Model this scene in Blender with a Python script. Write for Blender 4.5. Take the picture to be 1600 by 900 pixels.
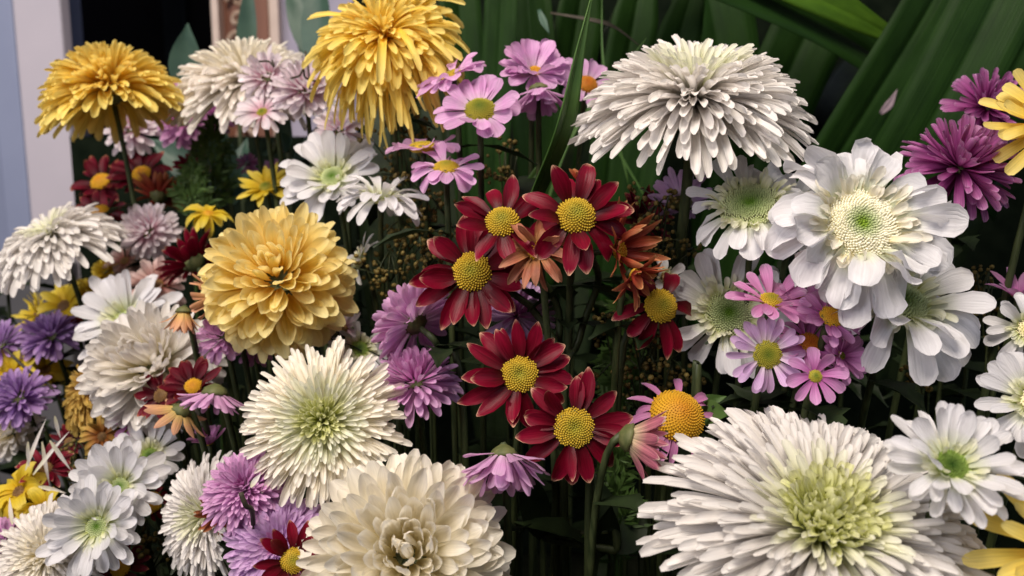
import bpy, math, random
import numpy as np
from mathutils import Vector

random.seed(7)
rng = np.random.default_rng(11)
scene = bpy.context.scene
col = scene.collection
for o in list(bpy.data.objects):
    bpy.data.objects.remove(o)

# ------------------------------------------------------------------ camera
CAM = np.array((0.0, 0.0, 0.52))
PITCH = math.radians(8.0)
FPX = 1200.0                                  # focal length in photograph pixels (1600 wide)
RIGHT = np.array((1.0, 0.0, 0.0))
FWD = np.array((0.0, math.cos(PITCH), -math.sin(PITCH)))
UPV = np.array((0.0, math.sin(PITCH), math.cos(PITCH)))
cam_data = bpy.data.cameras.new('camera')
cam = bpy.data.objects.new('camera', cam_data)
col.objects.link(cam)
cam.location = CAM
cam.rotation_euler = (math.radians(90) - PITCH, 0, 0)
cam_data.sensor_width = 36.0
cam_data.lens = 36.0 * FPX / 1600.0
cam_data.clip_start = 0.02
cam_data.clip_end = 50.0
cam_data.dof.use_dof = True
cam_data.dof.focus_distance = 0.375
cam_data.dof.aperture_fstop = 8.5
scene.camera = cam

# ------------------------------------------------------------------ world and lamps (indoors: no sky, no sun)
world = bpy.data.worlds.new('World')
scene.world = world
world.use_nodes = True
bg = world.node_tree.nodes['Background']
bg.inputs[0].default_value = (0.60, 0.66, 0.85, 1)
bg.inputs[1].default_value = 0.035


def area_lamp(name, loc, target, size, power, color):
    d = bpy.data.lights.new(name, 'AREA')
    d.shape = 'DISK'
    d.size = size
    d.energy = power
    d.color = color
    o = bpy.data.objects.new(name, d)
    col.objects.link(o)
    o.location = loc
    o.rotation_euler = (Vector(target) - Vector(loc)).to_track_quat('-Z', 'Y').to_euler()
    return o


area_lamp('ceiling_lamp', (-0.30, -0.25, 1.75), (-0.02, 0.45, 0.40), 0.8, 40.0, (1.0, 0.89, 0.78))
area_lamp('window_light', (-1.5, -1.0, 1.25), (-0.15, 0.5, 0.35), 1.0, 26.0, (0.98, 0.92, 0.97))
area_lamp('right_window_light', (1.5, -0.6, 1.2), (0.25, 0.4, 0.4), 0.8, 6.0, (0.74, 0.82, 1.0))
scene.view_settings.view_transform = 'Standard'
scene.view_settings.look = 'None'
scene.view_settings.exposure = -0.15
scene.view_settings.gamma = 1.0
scene.render.engine = 'CYCLES'
scene.cycles.max_bounces = 12
scene.cycles.diffuse_bounces = 8
scene.cycles.transmission_bounces = 8


# ------------------------------------------------------------------ helpers
def P(px, py, d):
    """point seen at photograph pixel (px, py) at depth d metres"""
    return CAM + d * FWD + RIGHT * ((px - 800.0) / FPX * d) + UPV * ((450.0 - py) / FPX * d)


def AX(r, u, t):
    """direction given as right, up, toward the camera"""
    v = RIGHT * r + UPV * u - FWD * t
    return v / np.linalg.norm(v)


def lin(r, g, b):
    def f(c):
        c /= 255.0
        return c / 12.92 if c <= 0.04045 else ((c + 0.055) / 1.055) ** 2.4
    return (f(r), f(g), f(b), 1.0)


def unit(v):
    return v / np.maximum(np.linalg.norm(v, axis=-1, keepdims=True), 1e-9)


def tag(o, label=None, cat=None, group=None, kind=None):
    if label:
        o['label'] = label
    if cat:
        o['category'] = cat
    if group:
        o['group'] = group
    if kind:
        o['kind'] = kind
    return o


def empty(name, loc):
    o = bpy.data.objects.new(name, None)
    o.empty_display_size = 0.01
    col.objects.link(o)
    o.location = Vector(loc)
    return o


def mesh_obj(name, verts, faces, mat, parent=None, origin=(0, 0, 0), uv=None, smooth=True):
    origin = np.array(origin, float)
    verts = np.asarray(verts, float) - origin
    me = bpy.data.meshes.new(name)
    me.from_pydata(verts.tolist(), [], [tuple(f) for f in faces])
    if smooth:
        me.polygons.foreach_set('use_smooth', np.ones(len(me.polygons), bool))
    if uv is not None:
        lay = me.uv_layers.new(name='UVMap')
        idx = np.empty(len(me.loops), np.int32)
        me.loops.foreach_get('vertex_index', idx)
        lay.data.foreach_set('uv', np.asarray(uv, np.float32)[idx].ravel())
    me.materials.append(mat)
    o = bpy.data.objects.new(name, me)
    col.objects.link(o)
    if parent is not None:
        o.parent = parent
        o.location = Vector(origin - world_loc(parent))
    else:
        o.location = Vector(origin)
    return o


def world_loc(o):
    v = np.array(o.location)
    while o.parent is not None:
        o = o.parent
        v = v + np.array(o.location)
    return v


# ------------------------------------------------------------------ materials
def new_mat(name):
    m = bpy.data.materials.new(name)
    m.use_nodes = True
    nt = m.node_tree
    nt.nodes.clear()
    return m, nt, nt.nodes, nt.links


def petal_mat(name, base, mid, tip, edge=None, rough=0.48, transl=0.42, streak=0.22, wilt=0.0, var=0.16, bump=0.35):
    """colour along the petal from base to tip, optional pale margin, veins along its length"""
    m, nt, N, L = new_mat(name)
    out = N.new('ShaderNodeOutputMaterial')
    uvn = N.new('ShaderNodeUVMap'); uvn.uv_map = 'UVMap'
    sep = N.new('ShaderNodeSeparateXYZ'); L.new(uvn.outputs[0], sep.inputs[0])
    info = N.new('ShaderNodeObjectInfo')
    ramp = N.new('ShaderNodeValToRGB')
    cr = ramp.color_ramp
    cr.elements[0].position = 0.08; cr.elements[0].color = base
    cr.elements[1].position = 1.0; cr.elements[1].color = tip
    e = cr.elements.new(0.5); e.color = mid
    L.new(sep.outputs[1], ramp.inputs[0])
    cur = ramp.outputs[0]
    # veins
    comb = N.new('ShaderNodeCombineXYZ')
    mu = N.new('ShaderNodeMath'); mu.operation = 'MULTIPLY'; mu.inputs[1].default_value = 11.0
    mv = N.new('ShaderNodeMath'); mv.operation = 'MULTIPLY'; mv.inputs[1].default_value = 1.3
    mr = N.new('ShaderNodeMath'); mr.operation = 'MULTIPLY'; mr.inputs[1].default_value = 37.0
    L.new(sep.outputs[0], mu.inputs[0]); L.new(sep.outputs[1], mv.inputs[0]); L.new(info.outputs['Random'], mr.inputs[0])
    L.new(mu.outputs[0], comb.inputs[0]); L.new(mv.outputs[0], comb.inputs[1]); L.new(mr.outputs[0], comb.inputs[2])
    noi = N.new('ShaderNodeTexNoise'); noi.inputs['Scale'].default_value = 1.0; noi.inputs['Detail'].default_value = 3.0
    L.new(comb.outputs[0], noi.inputs['Vector'])
    if edge is not None:
        # pale margin and tip
        a = N.new('ShaderNodeMath'); a.operation = 'SUBTRACT'; a.inputs[1].default_value = 0.5
        L.new(sep.outputs[0], a.inputs[0])
        b = N.new('ShaderNodeMath'); b.operation = 'ABSOLUTE'; L.new(a.outputs[0], b.inputs[0])
        c = N.new('ShaderNodeMath'); c.operation = 'MULTIPLY'; c.inputs[1].default_value = 2.0; L.new(b.outputs[0], c.inputs[0])
        c2 = N.new('ShaderNodeMath'); c2.operation = 'POWER'; c2.inputs[1].default_value = 12.0; L.new(c.outputs[0], c2.inputs[0])
        v3 = N.new('ShaderNodeMath'); v3.operation = 'POWER'; v3.inputs[1].default_value = 2.2; L.new(sep.outputs[1], v3.inputs[0])
        v2 = N.new('ShaderNodeMath'); v2.operation = 'MULTIPLY'; L.new(c2.outputs[0], v2.inputs[0]); L.new(v3.outputs[0], v2.inputs[1])
        v5 = N.new('ShaderNodeMath'); v5.operation = 'POWER'; v5.inputs[1].default_value = 8.0; L.new(sep.outputs[1], v5.inputs[0])
        mx = N.new('ShaderNodeMath'); mx.operation = 'ADD'; L.new(v2.outputs[0], mx.inputs[0]); L.new(v5.outputs[0], mx.inputs[1])
        ns = N.new('ShaderNodeMath'); ns.operation = 'MULTIPLY'; L.new(mx.outputs[0], ns.inputs[0]); L.new(noi.outputs[0], ns.inputs[1])
        mr2 = N.new('ShaderNodeMapRange'); mr2.interpolation_type = 'SMOOTHSTEP'
        mr2.inputs['From Min'].default_value = 0.16; mr2.inputs['From Max'].default_value = 0.60
        L.new(ns.outputs[0], mr2.inputs['Value'])
        mixe = N.new('ShaderNodeMix'); mixe.data_type = 'RGBA'
        L.new(mr2.outputs[0], mixe.inputs['Factor']); L.new(cur, mixe.inputs['A']); mixe.inputs['B'].default_value = edge
        cur = mixe.outputs['Result']
    if wilt > 0:
        n2 = N.new('ShaderNodeTexNoise'); n2.inputs['Scale'].default_value = 2.6; n2.inputs['Detail'].default_value = 4.0
        L.new(comb.outputs[0], n2.inputs['Vector'])
        w1 = N.new('ShaderNodeMath'); w1.operation = 'MULTIPLY'; L.new(n2.outputs[0], w1.inputs[0]); L.new(sep.outputs[1], w1.inputs[1])
        wr = N.new('ShaderNodeMapRange'); wr.interpolation_type = 'SMOOTHSTEP'
        wr.inputs['From Min'].default_value = 0.52 - 0.2 * wilt; wr.inputs['From Max'].default_value = 0.62
        wr.inputs['To Max'].default_value = min(0.85, 0.4 + wilt)
        L.new(w1.outputs[0], wr.inputs['Value'])
        mw = N.new('ShaderNodeMix'); mw.data_type = 'RGBA'
        L.new(wr.outputs[0], mw.inputs['Factor']); L.new(cur, mw.inputs['A']); mw.inputs['B'].default_value = (0.22, 0.09, 0.035, 1)
        cur = mw.outputs['Result']
    # value variation: veins and from petal to petal
    r1 = N.new('ShaderNodeMapRange'); r1.inputs['From Min'].default_value = 0.3; r1.inputs['From Max'].default_value = 0.7
    r1.inputs['To Min'].default_value = 1.0 - streak; r1.inputs['To Max'].default_value = 1.0 + streak * 0.25
    L.new(noi.outputs[0], r1.inputs['Value'])
    r2 = N.new('ShaderNodeMapRange'); r2.inputs['To Min'].default_value = 1.0 - var; r2.inputs['To Max'].default_value = 1.0 + var * 0.4
    L.new(info.outputs['Random'], r2.inputs['Value'])
    mm = N.new('ShaderNodeMath'); mm.operation = 'MULTIPLY'; L.new(r1.outputs[0], mm.inputs[0]); L.new(r2.outputs[0], mm.inputs[1])
    hsv = N.new('ShaderNodeHueSaturation'); L.new(cur, hsv.inputs['Color']); L.new(mm.outputs[0], hsv.inputs['Value'])
    cur = hsv.outputs[0]
    bmp = N.new('ShaderNodeBump'); bmp.inputs['Strength'].default_value = bump; bmp.inputs['Distance'].default_value = 0.0006
    L.new(noi.outputs[0], bmp.inputs['Height'])
    pr = N.new('ShaderNodeBsdfPrincipled'); pr.inputs['Roughness'].default_value = rough
    pr.inputs['Specular IOR Level'].default_value = 0.2
    L.new(cur, pr.inputs['Base Color']); L.new(bmp.outputs[0], pr.inputs['Normal'])
    tr = N.new('ShaderNodeBsdfTranslucent'); L.new(cur, tr.inputs['Color']); L.new(bmp.outputs[0], tr.inputs['Normal'])
    mix = N.new('ShaderNodeMixShader'); mix.inputs[0].default_value = transl
    L.new(pr.outputs[0], mix.inputs[1]); L.new(tr.outputs[0], mix.inputs[2]); L.new(mix.outputs[0], out.inputs[0])
    return m


def disc_mat(name, centre, ring, rough=0.6, hi=0.75):
    """florets: uv.x is the place from centre (0) to rim (1), uv.y the height on the floret"""
    m, nt, N, L = new_mat(name)
    out = N.new('ShaderNodeOutputMaterial')
    uvn = N.new('ShaderNodeUVMap'); uvn.uv_map = 'UVMap'
    sep = N.new('ShaderNodeSeparateXYZ'); L.new(uvn.outputs[0], sep.inputs[0])
    ramp = N.new('ShaderNodeValToRGB')
    ramp.color_ramp.elements[0].position = 0.1; ramp.color_ramp.elements[0].color = centre
    ramp.color_ramp.elements[1].position = hi; ramp.color_ramp.elements[1].color = ring
    L.new(sep.outputs[0], ramp.inputs[0])
    noi = N.new('ShaderNodeTexNoise'); noi.inputs['Scale'].default_value = 900.0
    geo = N.new('ShaderNodeTexCoord'); L.new(geo.outputs['Object'], noi.inputs['Vector'])
    r1 = N.new('ShaderNodeMapRange'); r1.inputs['To Min'].default_value = 0.7; r1.inputs['To Max'].default_value = 1.25
    L.new(noi.outputs[0], r1.inputs['Value'])
    hsv = N.new('ShaderNodeHueSaturation'); L.new(ramp.outputs[0], hsv.inputs['Color']); L.new(r1.outputs[0], hsv.inputs['Value'])
    pr = N.new('ShaderNodeBsdfPrincipled'); pr.inputs['Roughness'].default_value = rough
    pr.inputs['Specular IOR Level'].default_value = 0.25
    L.new(hsv.outputs[0], pr.inputs['Base Color'])
    L.new(pr.outputs[0], out.inputs[0])
    return m


def plain_mat(name, c1, c2, scale=30.0, rough=0.6, bump=0.2, stretch=(1, 1, 1), spec=0.3, transl=0.0, dist=0.001):
    m, nt, N, L = new_mat(name)
    out = N.new('ShaderNodeOutputMaterial')
    tc = N.new('ShaderNodeTexCoord')
    mp = N.new('ShaderNodeMapping'); mp.inputs['Scale'].default_value = stretch
    L.new(tc.outputs['Object'], mp.inputs[0])
    noi = N.new('ShaderNodeTexNoise'); noi.inputs['Scale'].default_value = scale; noi.inputs['Detail'].default_value = 5.0
    L.new(mp.outputs[0], noi.inputs['Vector'])
    ramp = N.new('ShaderNodeValToRGB')
    ramp.color_ramp.elements[0].position = 0.32; ramp.color_ramp.elements[0].color = c1
    ramp.color_ramp.elements[1].position = 0.68; ramp.color_ramp.elements[1].color = c2
    L.new(noi.outputs[0], ramp.inputs[0])
    bmp = N.new('ShaderNodeBump'); bmp.inputs['Strength'].default_value = bump; bmp.inputs['Distance'].default_value = dist
    L.new(noi.outputs[0], bmp.inputs['Height'])
    pr = N.new('ShaderNodeBsdfPrincipled'); pr.inputs['Roughness'].default_value = rough
    pr.inputs['Specular IOR Level'].default_value = spec
    L.new(ramp.outputs[0], pr.inputs['Base Color']); L.new(bmp.outputs[0], pr.inputs['Normal'])
    if transl > 0:
        tr = N.new('ShaderNodeBsdfTranslucent'); L.new(ramp.outputs[0], tr.inputs['Color'])
        mix = N.new('ShaderNodeMixShader'); mix.inputs[0].default_value = transl
        L.new(pr.outputs[0], mix.inputs[1]); L.new(tr.outputs[0], mix.inputs[2]); L.new(mix.outputs[0], out.inputs[0])
    else:
        L.new(pr.outputs[0], out.inputs[0])
    return m


M = {}
WH = (0.86, 0.83, 0.80, 1)
M['white'] = petal_mat('white_petal', (0.80, 0.78, 0.56, 1), WH, (0.89, 0.86, 0.83, 1), var=0.10, streak=0.12)
M['cool_white'] = petal_mat('cool_white_petal', (0.74, 0.78, 0.58, 1), (0.84, 0.83, 0.85, 1), (0.87, 0.86, 0.89, 1), bump=0.8, var=0.10, streak=0.12)
M['green_white'] = petal_mat('green_white_petal', (0.56, 0.62, 0.18, 1), (0.82, 0.83, 0.56, 1), (0.89, 0.88, 0.76, 1), var=0.10, streak=0.14)
M['lime'] = petal_mat('lime_petal', (0.50, 0.56, 0.10, 1), (0.77, 0.79, 0.32, 1), (0.87, 0.87, 0.54, 1), var=0.12)
M['cream'] = petal_mat('cream_petal', (0.90, 0.82, 0.50, 1), (0.93, 0.88, 0.73, 1), (0.94, 0.90, 0.81, 1), streak=0.10, var=0.08)
M['ivory'] = petal_mat('ivory_petal', (0.86, 0.79, 0.56, 1), (0.90, 0.86, 0.78, 1), (0.91, 0.87, 0.83, 1), streak=0.12, var=0.10)
M['yellow'] = petal_mat('yellow_petal', (0.88, 0.48, 0.02, 1), (0.94, 0.71, 0.12, 1), (0.96, 0.80, 0.26, 1), streak=0.16, var=0.10)
M['pale_yellow'] = petal_mat('pale_yellow_petal', (0.95, 0.72, 0.16, 1), (0.96, 0.80, 0.30, 1), (0.97, 0.85, 0.42, 1), transl=0.48, streak=0.10, var=0.08)
M['lemon'] = petal_mat('lemon_petal', (0.74, 0.50, 0.02, 1), (0.84, 0.64, 0.05, 1), (0.86, 0.70, 0.14, 1))
RE = (0.82, 0.50, 0.32, 1)
M['red'] = petal_mat('red_petal', (0.070, 0.0015, 0.006, 1), (0.19, 0.0018, 0.017, 1), (0.27, 0.005, 0.032, 1), edge=RE, streak=0.35, rough=0.42, transl=0.3)
M['dark_red'] = petal_mat('dark_red_petal', (0.055, 0.002, 0.006, 1), (0.125, 0.003, 0.014, 1), (0.20, 0.010, 0.026, 1), edge=(0.60, 0.26, 0.13, 1), streak=0.35, transl=0.3)
M['bronze_red'] = petal_mat('bronze_red_petal', (0.26, 0.02, 0.015, 1), (0.36, 0.06, 0.03, 1), (0.54, 0.20, 0.08, 1), edge=(0.70, 0.40, 0.18, 1), streak=0.4, transl=0.3)
M['salmon'] = petal_mat('salmon_petal', (0.46, 0.22, 0.08, 1), (0.46, 0.15, 0.085, 1), (0.56, 0.26, 0.16, 1), streak=0.4, wilt=0.3, transl=0.3)
M['peach'] = petal_mat('peach_petal', (0.82, 0.62, 0.20, 1), (0.82, 0.46, 0.22, 1), (0.78, 0.42, 0.28, 1), streak=0.3)
M['striped'] = petal_mat('striped_petal', (0.84, 0.72, 0.44, 1), (0.60, 0.22, 0.26, 1), (0.56, 0.14, 0.24, 1), edge=(0.90, 0.76, 0.60, 1), streak=0.55)
M['bronze'] = petal_mat('bronze_petal', (0.42, 0.14, 0.03, 1), (0.60, 0.32, 0.08, 1), (0.74, 0.54, 0.14, 1), streak=0.4, wilt=0.25)
M['pink'] = petal_mat('pink_petal', (0.78, 0.54, 0.72, 1), (0.78, 0.42, 0.72, 1), (0.82, 0.50, 0.77, 1), streak=0.22)
M['bright_pink'] = petal_mat('bright_pink_petal', (0.72, 0.30, 0.54, 1), (0.74, 0.28, 0.58, 1), (0.78, 0.38, 0.66, 1), edge=(0.86, 0.60, 0.78, 1), streak=0.2)
M['lilac'] = petal_mat('lilac_petal', (0.80, 0.66, 0.76, 1), (0.72, 0.46, 0.76, 1), (0.75, 0.51, 0.79, 1), streak=0.2)
M['violet'] = petal_mat('violet_petal', (0.36, 0.18, 0.46, 1), (0.48, 0.28, 0.62, 1), (0.60, 0.41, 0.73, 1), streak=0.25)
M['magenta'] = petal_mat('magenta_petal', (0.20, 0.02, 0.12, 1), (0.40, 0.075, 0.29, 1), (0.54, 0.19, 0.44, 1), edge=(0.62, 0.32, 0.56, 1), streak=0.3, rough=0.4)
M['mauve'] = petal_mat('mauve_petal', (0.54, 0.14, 0.42, 1), (0.70, 0.29, 0.60, 1), (0.76, 0.40, 0.68, 1), streak=0.25)
M['pale_pink'] = petal_mat('pale_pink_petal', (0.72, 0.42, 0.52, 1), (0.86, 0.75, 0.80, 1), (0.89, 0.82, 0.86, 1), streak=0.18)
M['dusty_pink'] = petal_mat('dusty_pink_petal', (0.36, 0.12, 0.10, 1), (0.64, 0.40, 0.36, 1), (0.78, 0.62, 0.60, 1), streak=0.35, wilt=0.25)

M['disc_yellow'] = disc_mat('yellow_disc', (0.27, 0.24, 0.02, 1), (0.50, 0.335, 0.025, 1))
M['disc_gold'] = disc_mat('gold_disc', (0.50, 0.22, 0.015, 1), (0.60, 0.34, 0.02, 1))
M['disc_olive'] = disc_mat('olive_disc', (0.12, 0.16, 0.01, 1), (0.34, 0.30, 0.03, 1))
M['disc_orange'] = disc_mat('orange_disc', (0.42, 0.12, 0.01, 1), (0.50, 0.20, 0.015, 1))
M['disc_green'] = disc_mat('green_disc', (0.09, 0.19, 0.012, 1), (0.66, 0.70, 0.40, 1), hi=0.95)
M['disc_deep_green'] = disc_mat('deep_green_disc', (0.04, 0.10, 0.010, 1), (0.30, 0.42, 0.09, 1), hi=0.95)
M['disc_white_green'] = disc_mat('cream_green_disc', (0.22, 0.34, 0.03, 1), (0.88, 0.85, 0.68, 1), hi=0.5)
M['disc_cream'] = disc_mat('cream_disc', (0.62, 0.54, 0.10, 1), (0.78, 0.72, 0.46, 1))
M['disc_brown'] = disc_mat('brown_disc', (0.10, 0.05, 0.015, 1), (0.20, 0.11, 0.04, 1))

M['stem'] = plain_mat('stem_green', (0.018, 0.028, 0.009, 1), (0.055, 0.070, 0.026, 1), 60, 0.5, 0.3, (6, 6, 0.6))
M['calyx'] = plain_mat('calyx_green', (0.06, 0.075, 0.022, 1), (0.13, 0.13, 0.05, 1), 200, 0.6, 0.3)
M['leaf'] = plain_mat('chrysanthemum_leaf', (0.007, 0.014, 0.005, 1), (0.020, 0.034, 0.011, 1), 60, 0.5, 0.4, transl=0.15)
M['blue_leaf'] = plain_mat('blue_green_leaf', (0.035, 0.075, 0.055, 1), (0.065, 0.12, 0.085, 1), 25, 0.45, 0.2, transl=0.1)


def strap_mat(name, c1, c2, rough=0.45, transl=0.18):
    m, nt, N, L = new_mat(name)
    out = N.new('ShaderNodeOutputMaterial')
    uvn = N.new('ShaderNodeUVMap'); uvn.uv_map = 'UVMap'
    mp = N.new('ShaderNodeMapping'); mp.inputs['Scale'].default_value = (46, 1.4, 1); L.new(uvn.outputs[0], mp.inputs[0])
    noi = N.new('ShaderNodeTexNoise'); noi.inputs['Scale'].default_value = 1.0; noi.inputs['Detail'].default_value = 4.0; L.new(mp.outputs[0], noi.inputs['Vector'])
    mp2 = N.new('ShaderNodeMapping'); mp2.inputs['Scale'].default_value = (3, 7, 1); L.new(uvn.outputs[0], mp2.inputs[0])
    no2 = N.new('ShaderNodeTexNoise'); no2.inputs['Scale'].default_value = 1.0; no2.inputs['Detail'].default_value = 5.0; L.new(mp2.outputs[0], no2.inputs['Vector'])
    av = N.new('ShaderNodeMath'); av.operation = 'ADD'; L.new(noi.outputs[0], av.inputs[0]); L.new(no2.outputs[0], av.inputs[1])
    hf = N.new('ShaderNodeMath'); hf.operation = 'MULTIPLY'; hf.inputs[1].default_value = 0.5; L.new(av.outputs[0], hf.inputs[0])
    ramp = N.new('ShaderNodeValToRGB')
    ramp.color_ramp.elements[0].position = 0.36; ramp.color_ramp.elements[0].color = c1
    ramp.color_ramp.elements[1].position = 0.64; ramp.color_ramp.elements[1].color = c2
    L.new(hf.outputs[0], ramp.inputs[0])
    bmp = N.new('ShaderNodeBump'); bmp.inputs['Strength'].default_value = 0.5; bmp.inputs['Distance'].default_value = 0.0012
    L.new(noi.outputs[0], bmp.inputs['Height'])
    pr = N.new('ShaderNodeBsdfPrincipled'); pr.inputs['Roughness'].default_value = rough; pr.inputs['Specular IOR Level'].default_value = 0.12
    L.new(ramp.outputs[0], pr.inputs['Base Color']); L.new(bmp.outputs[0], pr.inputs['Normal'])
    tr = N.new('ShaderNodeBsdfTranslucent'); L.new(ramp.outputs[0], tr.inputs['Color'])
    mix = N.new('ShaderNodeMixShader'); mix.inputs[0].default_value = transl
    L.new(pr.outputs[0], mix.inputs[1]); L.new(tr.outputs[0], mix.inputs[2]); L.new(mix.outputs[0], out.inputs[0])
    return m


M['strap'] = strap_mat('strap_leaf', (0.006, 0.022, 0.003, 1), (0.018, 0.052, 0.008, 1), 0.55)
M['lit_strap'] = strap_mat('lit_strap_leaf', (0.045, 0.11, 0.010, 1), (0.09, 0.19, 0.016, 1), 0.45, 0.25)  # lit copy of the strap green, the light painted into its colour
M['blade'] = plain_mat('grass_blade', (0.045, 0.11, 0.022, 1), (0.09, 0.18, 0.04, 1), 40, 0.42, 0.2, transl=0.25)
M['fern'] = plain_mat('feathery_green', (0.04, 0.085, 0.016, 1), (0.08, 0.15, 0.035, 1), 60, 0.55, 0.1, transl=0.2)
M['bud'] = plain_mat('dry_bud', (0.08, 0.058, 0.014, 1), (0.21, 0.155, 0.038, 1), 260, 0.6, 0.2)
M['wall_gap_mauve'] = plain_mat('mauve_wall_gap', (0.20, 0.15, 0.17, 1), (0.32, 0.24, 0.27, 1), 60, 0.6, 0.3)  # wall colour for the gaps between strap leaves
M['twig'] = plain_mat('dry_twig', (0.03, 0.025, 0.018, 1), (0.06, 0.05, 0.035, 1), 90, 0.7, 0.3)
M['soil'] = plain_mat('dark_moss', (0.006, 0.008, 0.004, 1), (0.016, 0.018, 0.010, 1), 40, 0.95, 0.8, spec=0.05, dist=0.01)
M['backing'] = plain_mat('gap_dark_green', (0.004, 0.007, 0.004, 1), (0.008, 0.012, 0.007, 1), 60, 0.95, 0.3, spec=0.03)  # near-black green for the added sheets that darken the gaps
M['wall'] = plain_mat('lavender_wall', (0.52, 0.49, 0.56, 1), (0.57, 0.53, 0.60, 1), 8, 0.75, 0.1)
M['blue_paint'] = plain_mat('blue_grey_paint', (0.24, 0.28, 0.42, 1), (0.28, 0.32, 0.47, 1), 6, 0.6, 0.1)
M['shadow_grey'] = plain_mat('shadow_dark_grey', (0.10, 0.10, 0.11, 1), (0.14, 0.135, 0.145, 1), 5, 0.7, 0.1)  # dark grey of the imitated wall shadow
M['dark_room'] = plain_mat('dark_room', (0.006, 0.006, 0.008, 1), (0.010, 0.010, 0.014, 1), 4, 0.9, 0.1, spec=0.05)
M['curtain'] = plain_mat('dark_blue_cloth', (0.012, 0.016, 0.024, 1), (0.02, 0.026, 0.036, 1), 9, 0.9, 0.1, spec=0.05)
M['gilt'] = plain_mat('old_gilt', (0.30, 0.19, 0.12, 1), (0.55, 0.40, 0.30, 1), 50, 0.35, 0.3, spec=0.8)
M['gilt_pale'] = plain_mat('pale_gilt', (0.60, 0.47, 0.40, 1), (0.70, 0.56, 0.48, 1), 30, 0.4, 0.2)
M['frame_brown'] = plain_mat('brown_wood', (0.16, 0.06, 0.035, 1), (0.24, 0.10, 0.06, 1), 30, 0.5, 0.2, (1, 1, 0.1))
M['picture'] = plain_mat('picture_print', (0.30, 0.28, 0.38, 1), (0.42, 0.39, 0.50, 1), 12, 0.5, 0.05)

# ------------------------------------------------------------------ petals
ROWS = np.array([0.0, 0.18, 0.42, 0.66, 0.84, 0.95, 1.0])
COLS = np.array([-1.0, -0.52, 0.0, 0.52, 1.0])
PROF = {
    'quill': ([0, .2, .6, .85, .95, 1], [.5, .65, .92, 1, .90, .42]),
    'broad': ([0, .3, .6, .8, .93, 1], [.30, .72, 1, .96, .66, .24]),
    'daisy': ([0, .25, .5, .75, .9, 1], [.42, .82, 1, .84, .50, .10]),
    'obov': ([0, .3, .6, .8, .93, 1], [.30, .58, .88, 1, .74, .26]),
}
_nr, _nc = len(ROWS), len(COLS)
_faces = [(i * _nc + j, i * _nc + j + 1, (i + 1) * _nc + j + 1, (i + 1) * _nc + j)
          for i in range(_nr - 1) for j in range(_nc - 1)]
_uv = np.array([[(c + 1) / 2, s] for s in ROWS for c in COLS], np.float32)
PETAL_TEMPLATE = bpy.data.meshes.new('petal')
PETAL_TEMPLATE.from_pydata(np.zeros((_nr * _nc, 3)).tolist(), [], _faces)
PETAL_TEMPLATE.polygons.foreach_set('use_smooth', np.ones(len(_faces), bool))
_lay = PETAL_TEMPLATE.uv_layers.new(name='UVMap')
_idx = np.empty(len(PETAL_TEMPLATE.loops), np.int32)
PETAL_TEMPLATE.loops.foreach_get('vertex_index', _idx)
_lay.data.foreach_set('uv', _uv[_idx].ravel())
MAT_TEMPLATES = {}


def petal_template(mat):
    if mat.name not in MAT_TEMPLATES:
        t = PETAL_TEMPLATE.copy()
        t.materials.append(mat)
        MAT_TEMPLATES[mat.name] = t
    return MAT_TEMPLATES[mat.name]


def frame_of(n):
    ref = np.array((0, 0, 1.0)) if abs(n[2]) < 0.9 else np.array((0, 1.0, 0))
    u = unit(np.cross(ref, n))
    v = np.cross(n, u)
    return u, v


def petal_arrays(o, n, phi, th0, r0, h0, L, W, curl, cup, roll, lat, grav, ruff, shape, curl_p=1.3):
    """vectorised: one row of every array per petal; returns verts (N, rows*cols, 3) and base points (N, 3)"""
    N_ = len(phi)
    u, v = frame_of(n)
    e = np.cos(phi)[:, None] * u + np.sin(phi)[:, None] * v
    base = o + r0[:, None] * e + h0[:, None] * n
    b0 = np.cross(np.broadcast_to(n, e.shape), e)
    SUB = 4
    fine = np.concatenate([np.linspace(ROWS[i], ROWS[i + 1], SUB, endpoint=False) for i in range(_nr - 1)] + [[1.0]])
    pos = base.copy()
    pts, dirs = [], []
    prev = None
    for k, s in enumerate(fine):
        th = th0 + curl * s ** curl_p
        d = np.sin(th)[:, None] * e + np.cos(th)[:, None] * n
        d = d + lat[:, None] * s * b0
        d[:, 2] -= grav * s
        d = unit(d)
        if prev is not None:
            pos = pos + (L * (s - prev))[:, None] * d
        prev = s
        if k % SUB == 0:
            pts.append(pos.copy()); dirs.append(d)
    pts = np.stack(pts, 1); dirs = np.stack(dirs, 1)                  # N, rows, 3
    side = np.broadcast_to(b0[:, None, :], dirs.shape)
    side = unit(side - np.sum(side * dirs, -1, keepdims=True) * dirs)
    nor = np.cross(dirs, side)
    rl = roll[:, None] * (0.35 + 0.65 * ROWS[None, :])
    ca, sa = np.cos(rl)[..., None], np.sin(rl)[..., None]
    side, nor = ca * side + sa * nor, ca * nor - sa * side
    ks, kw = PROF[shape]
    w = np.interp(ROWS, ks, kw)[None, :] * (W / 2)[:, None]          # N, rows
    c = COLS
    ph = rng.uniform(0, 6.28, (N_, 1, 1))
    off = cup[:, None, None] * w[..., None] * (c ** 2)[None, None, :]
    off = off + ruff * w[..., None] * (np.sin(ROWS[None, :, None] * 9.0 + ph + c[None, None, :] * 2.2) * (0.35 + 0.65 * np.abs(c)[None, None, :])) * ROWS[None, :, None]
    off = off - 0.10 * w[..., None] * (np.abs(np.abs(c) - 0.5) < 0.1)[None, None, :]
    V = pts[:, :, None, :] + side[:, :, None, :] * (w[..., None] * c)[..., None] + nor[:, :, None, :] * off[..., None]
    return V.reshape(N_, -1, 3), base


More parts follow.
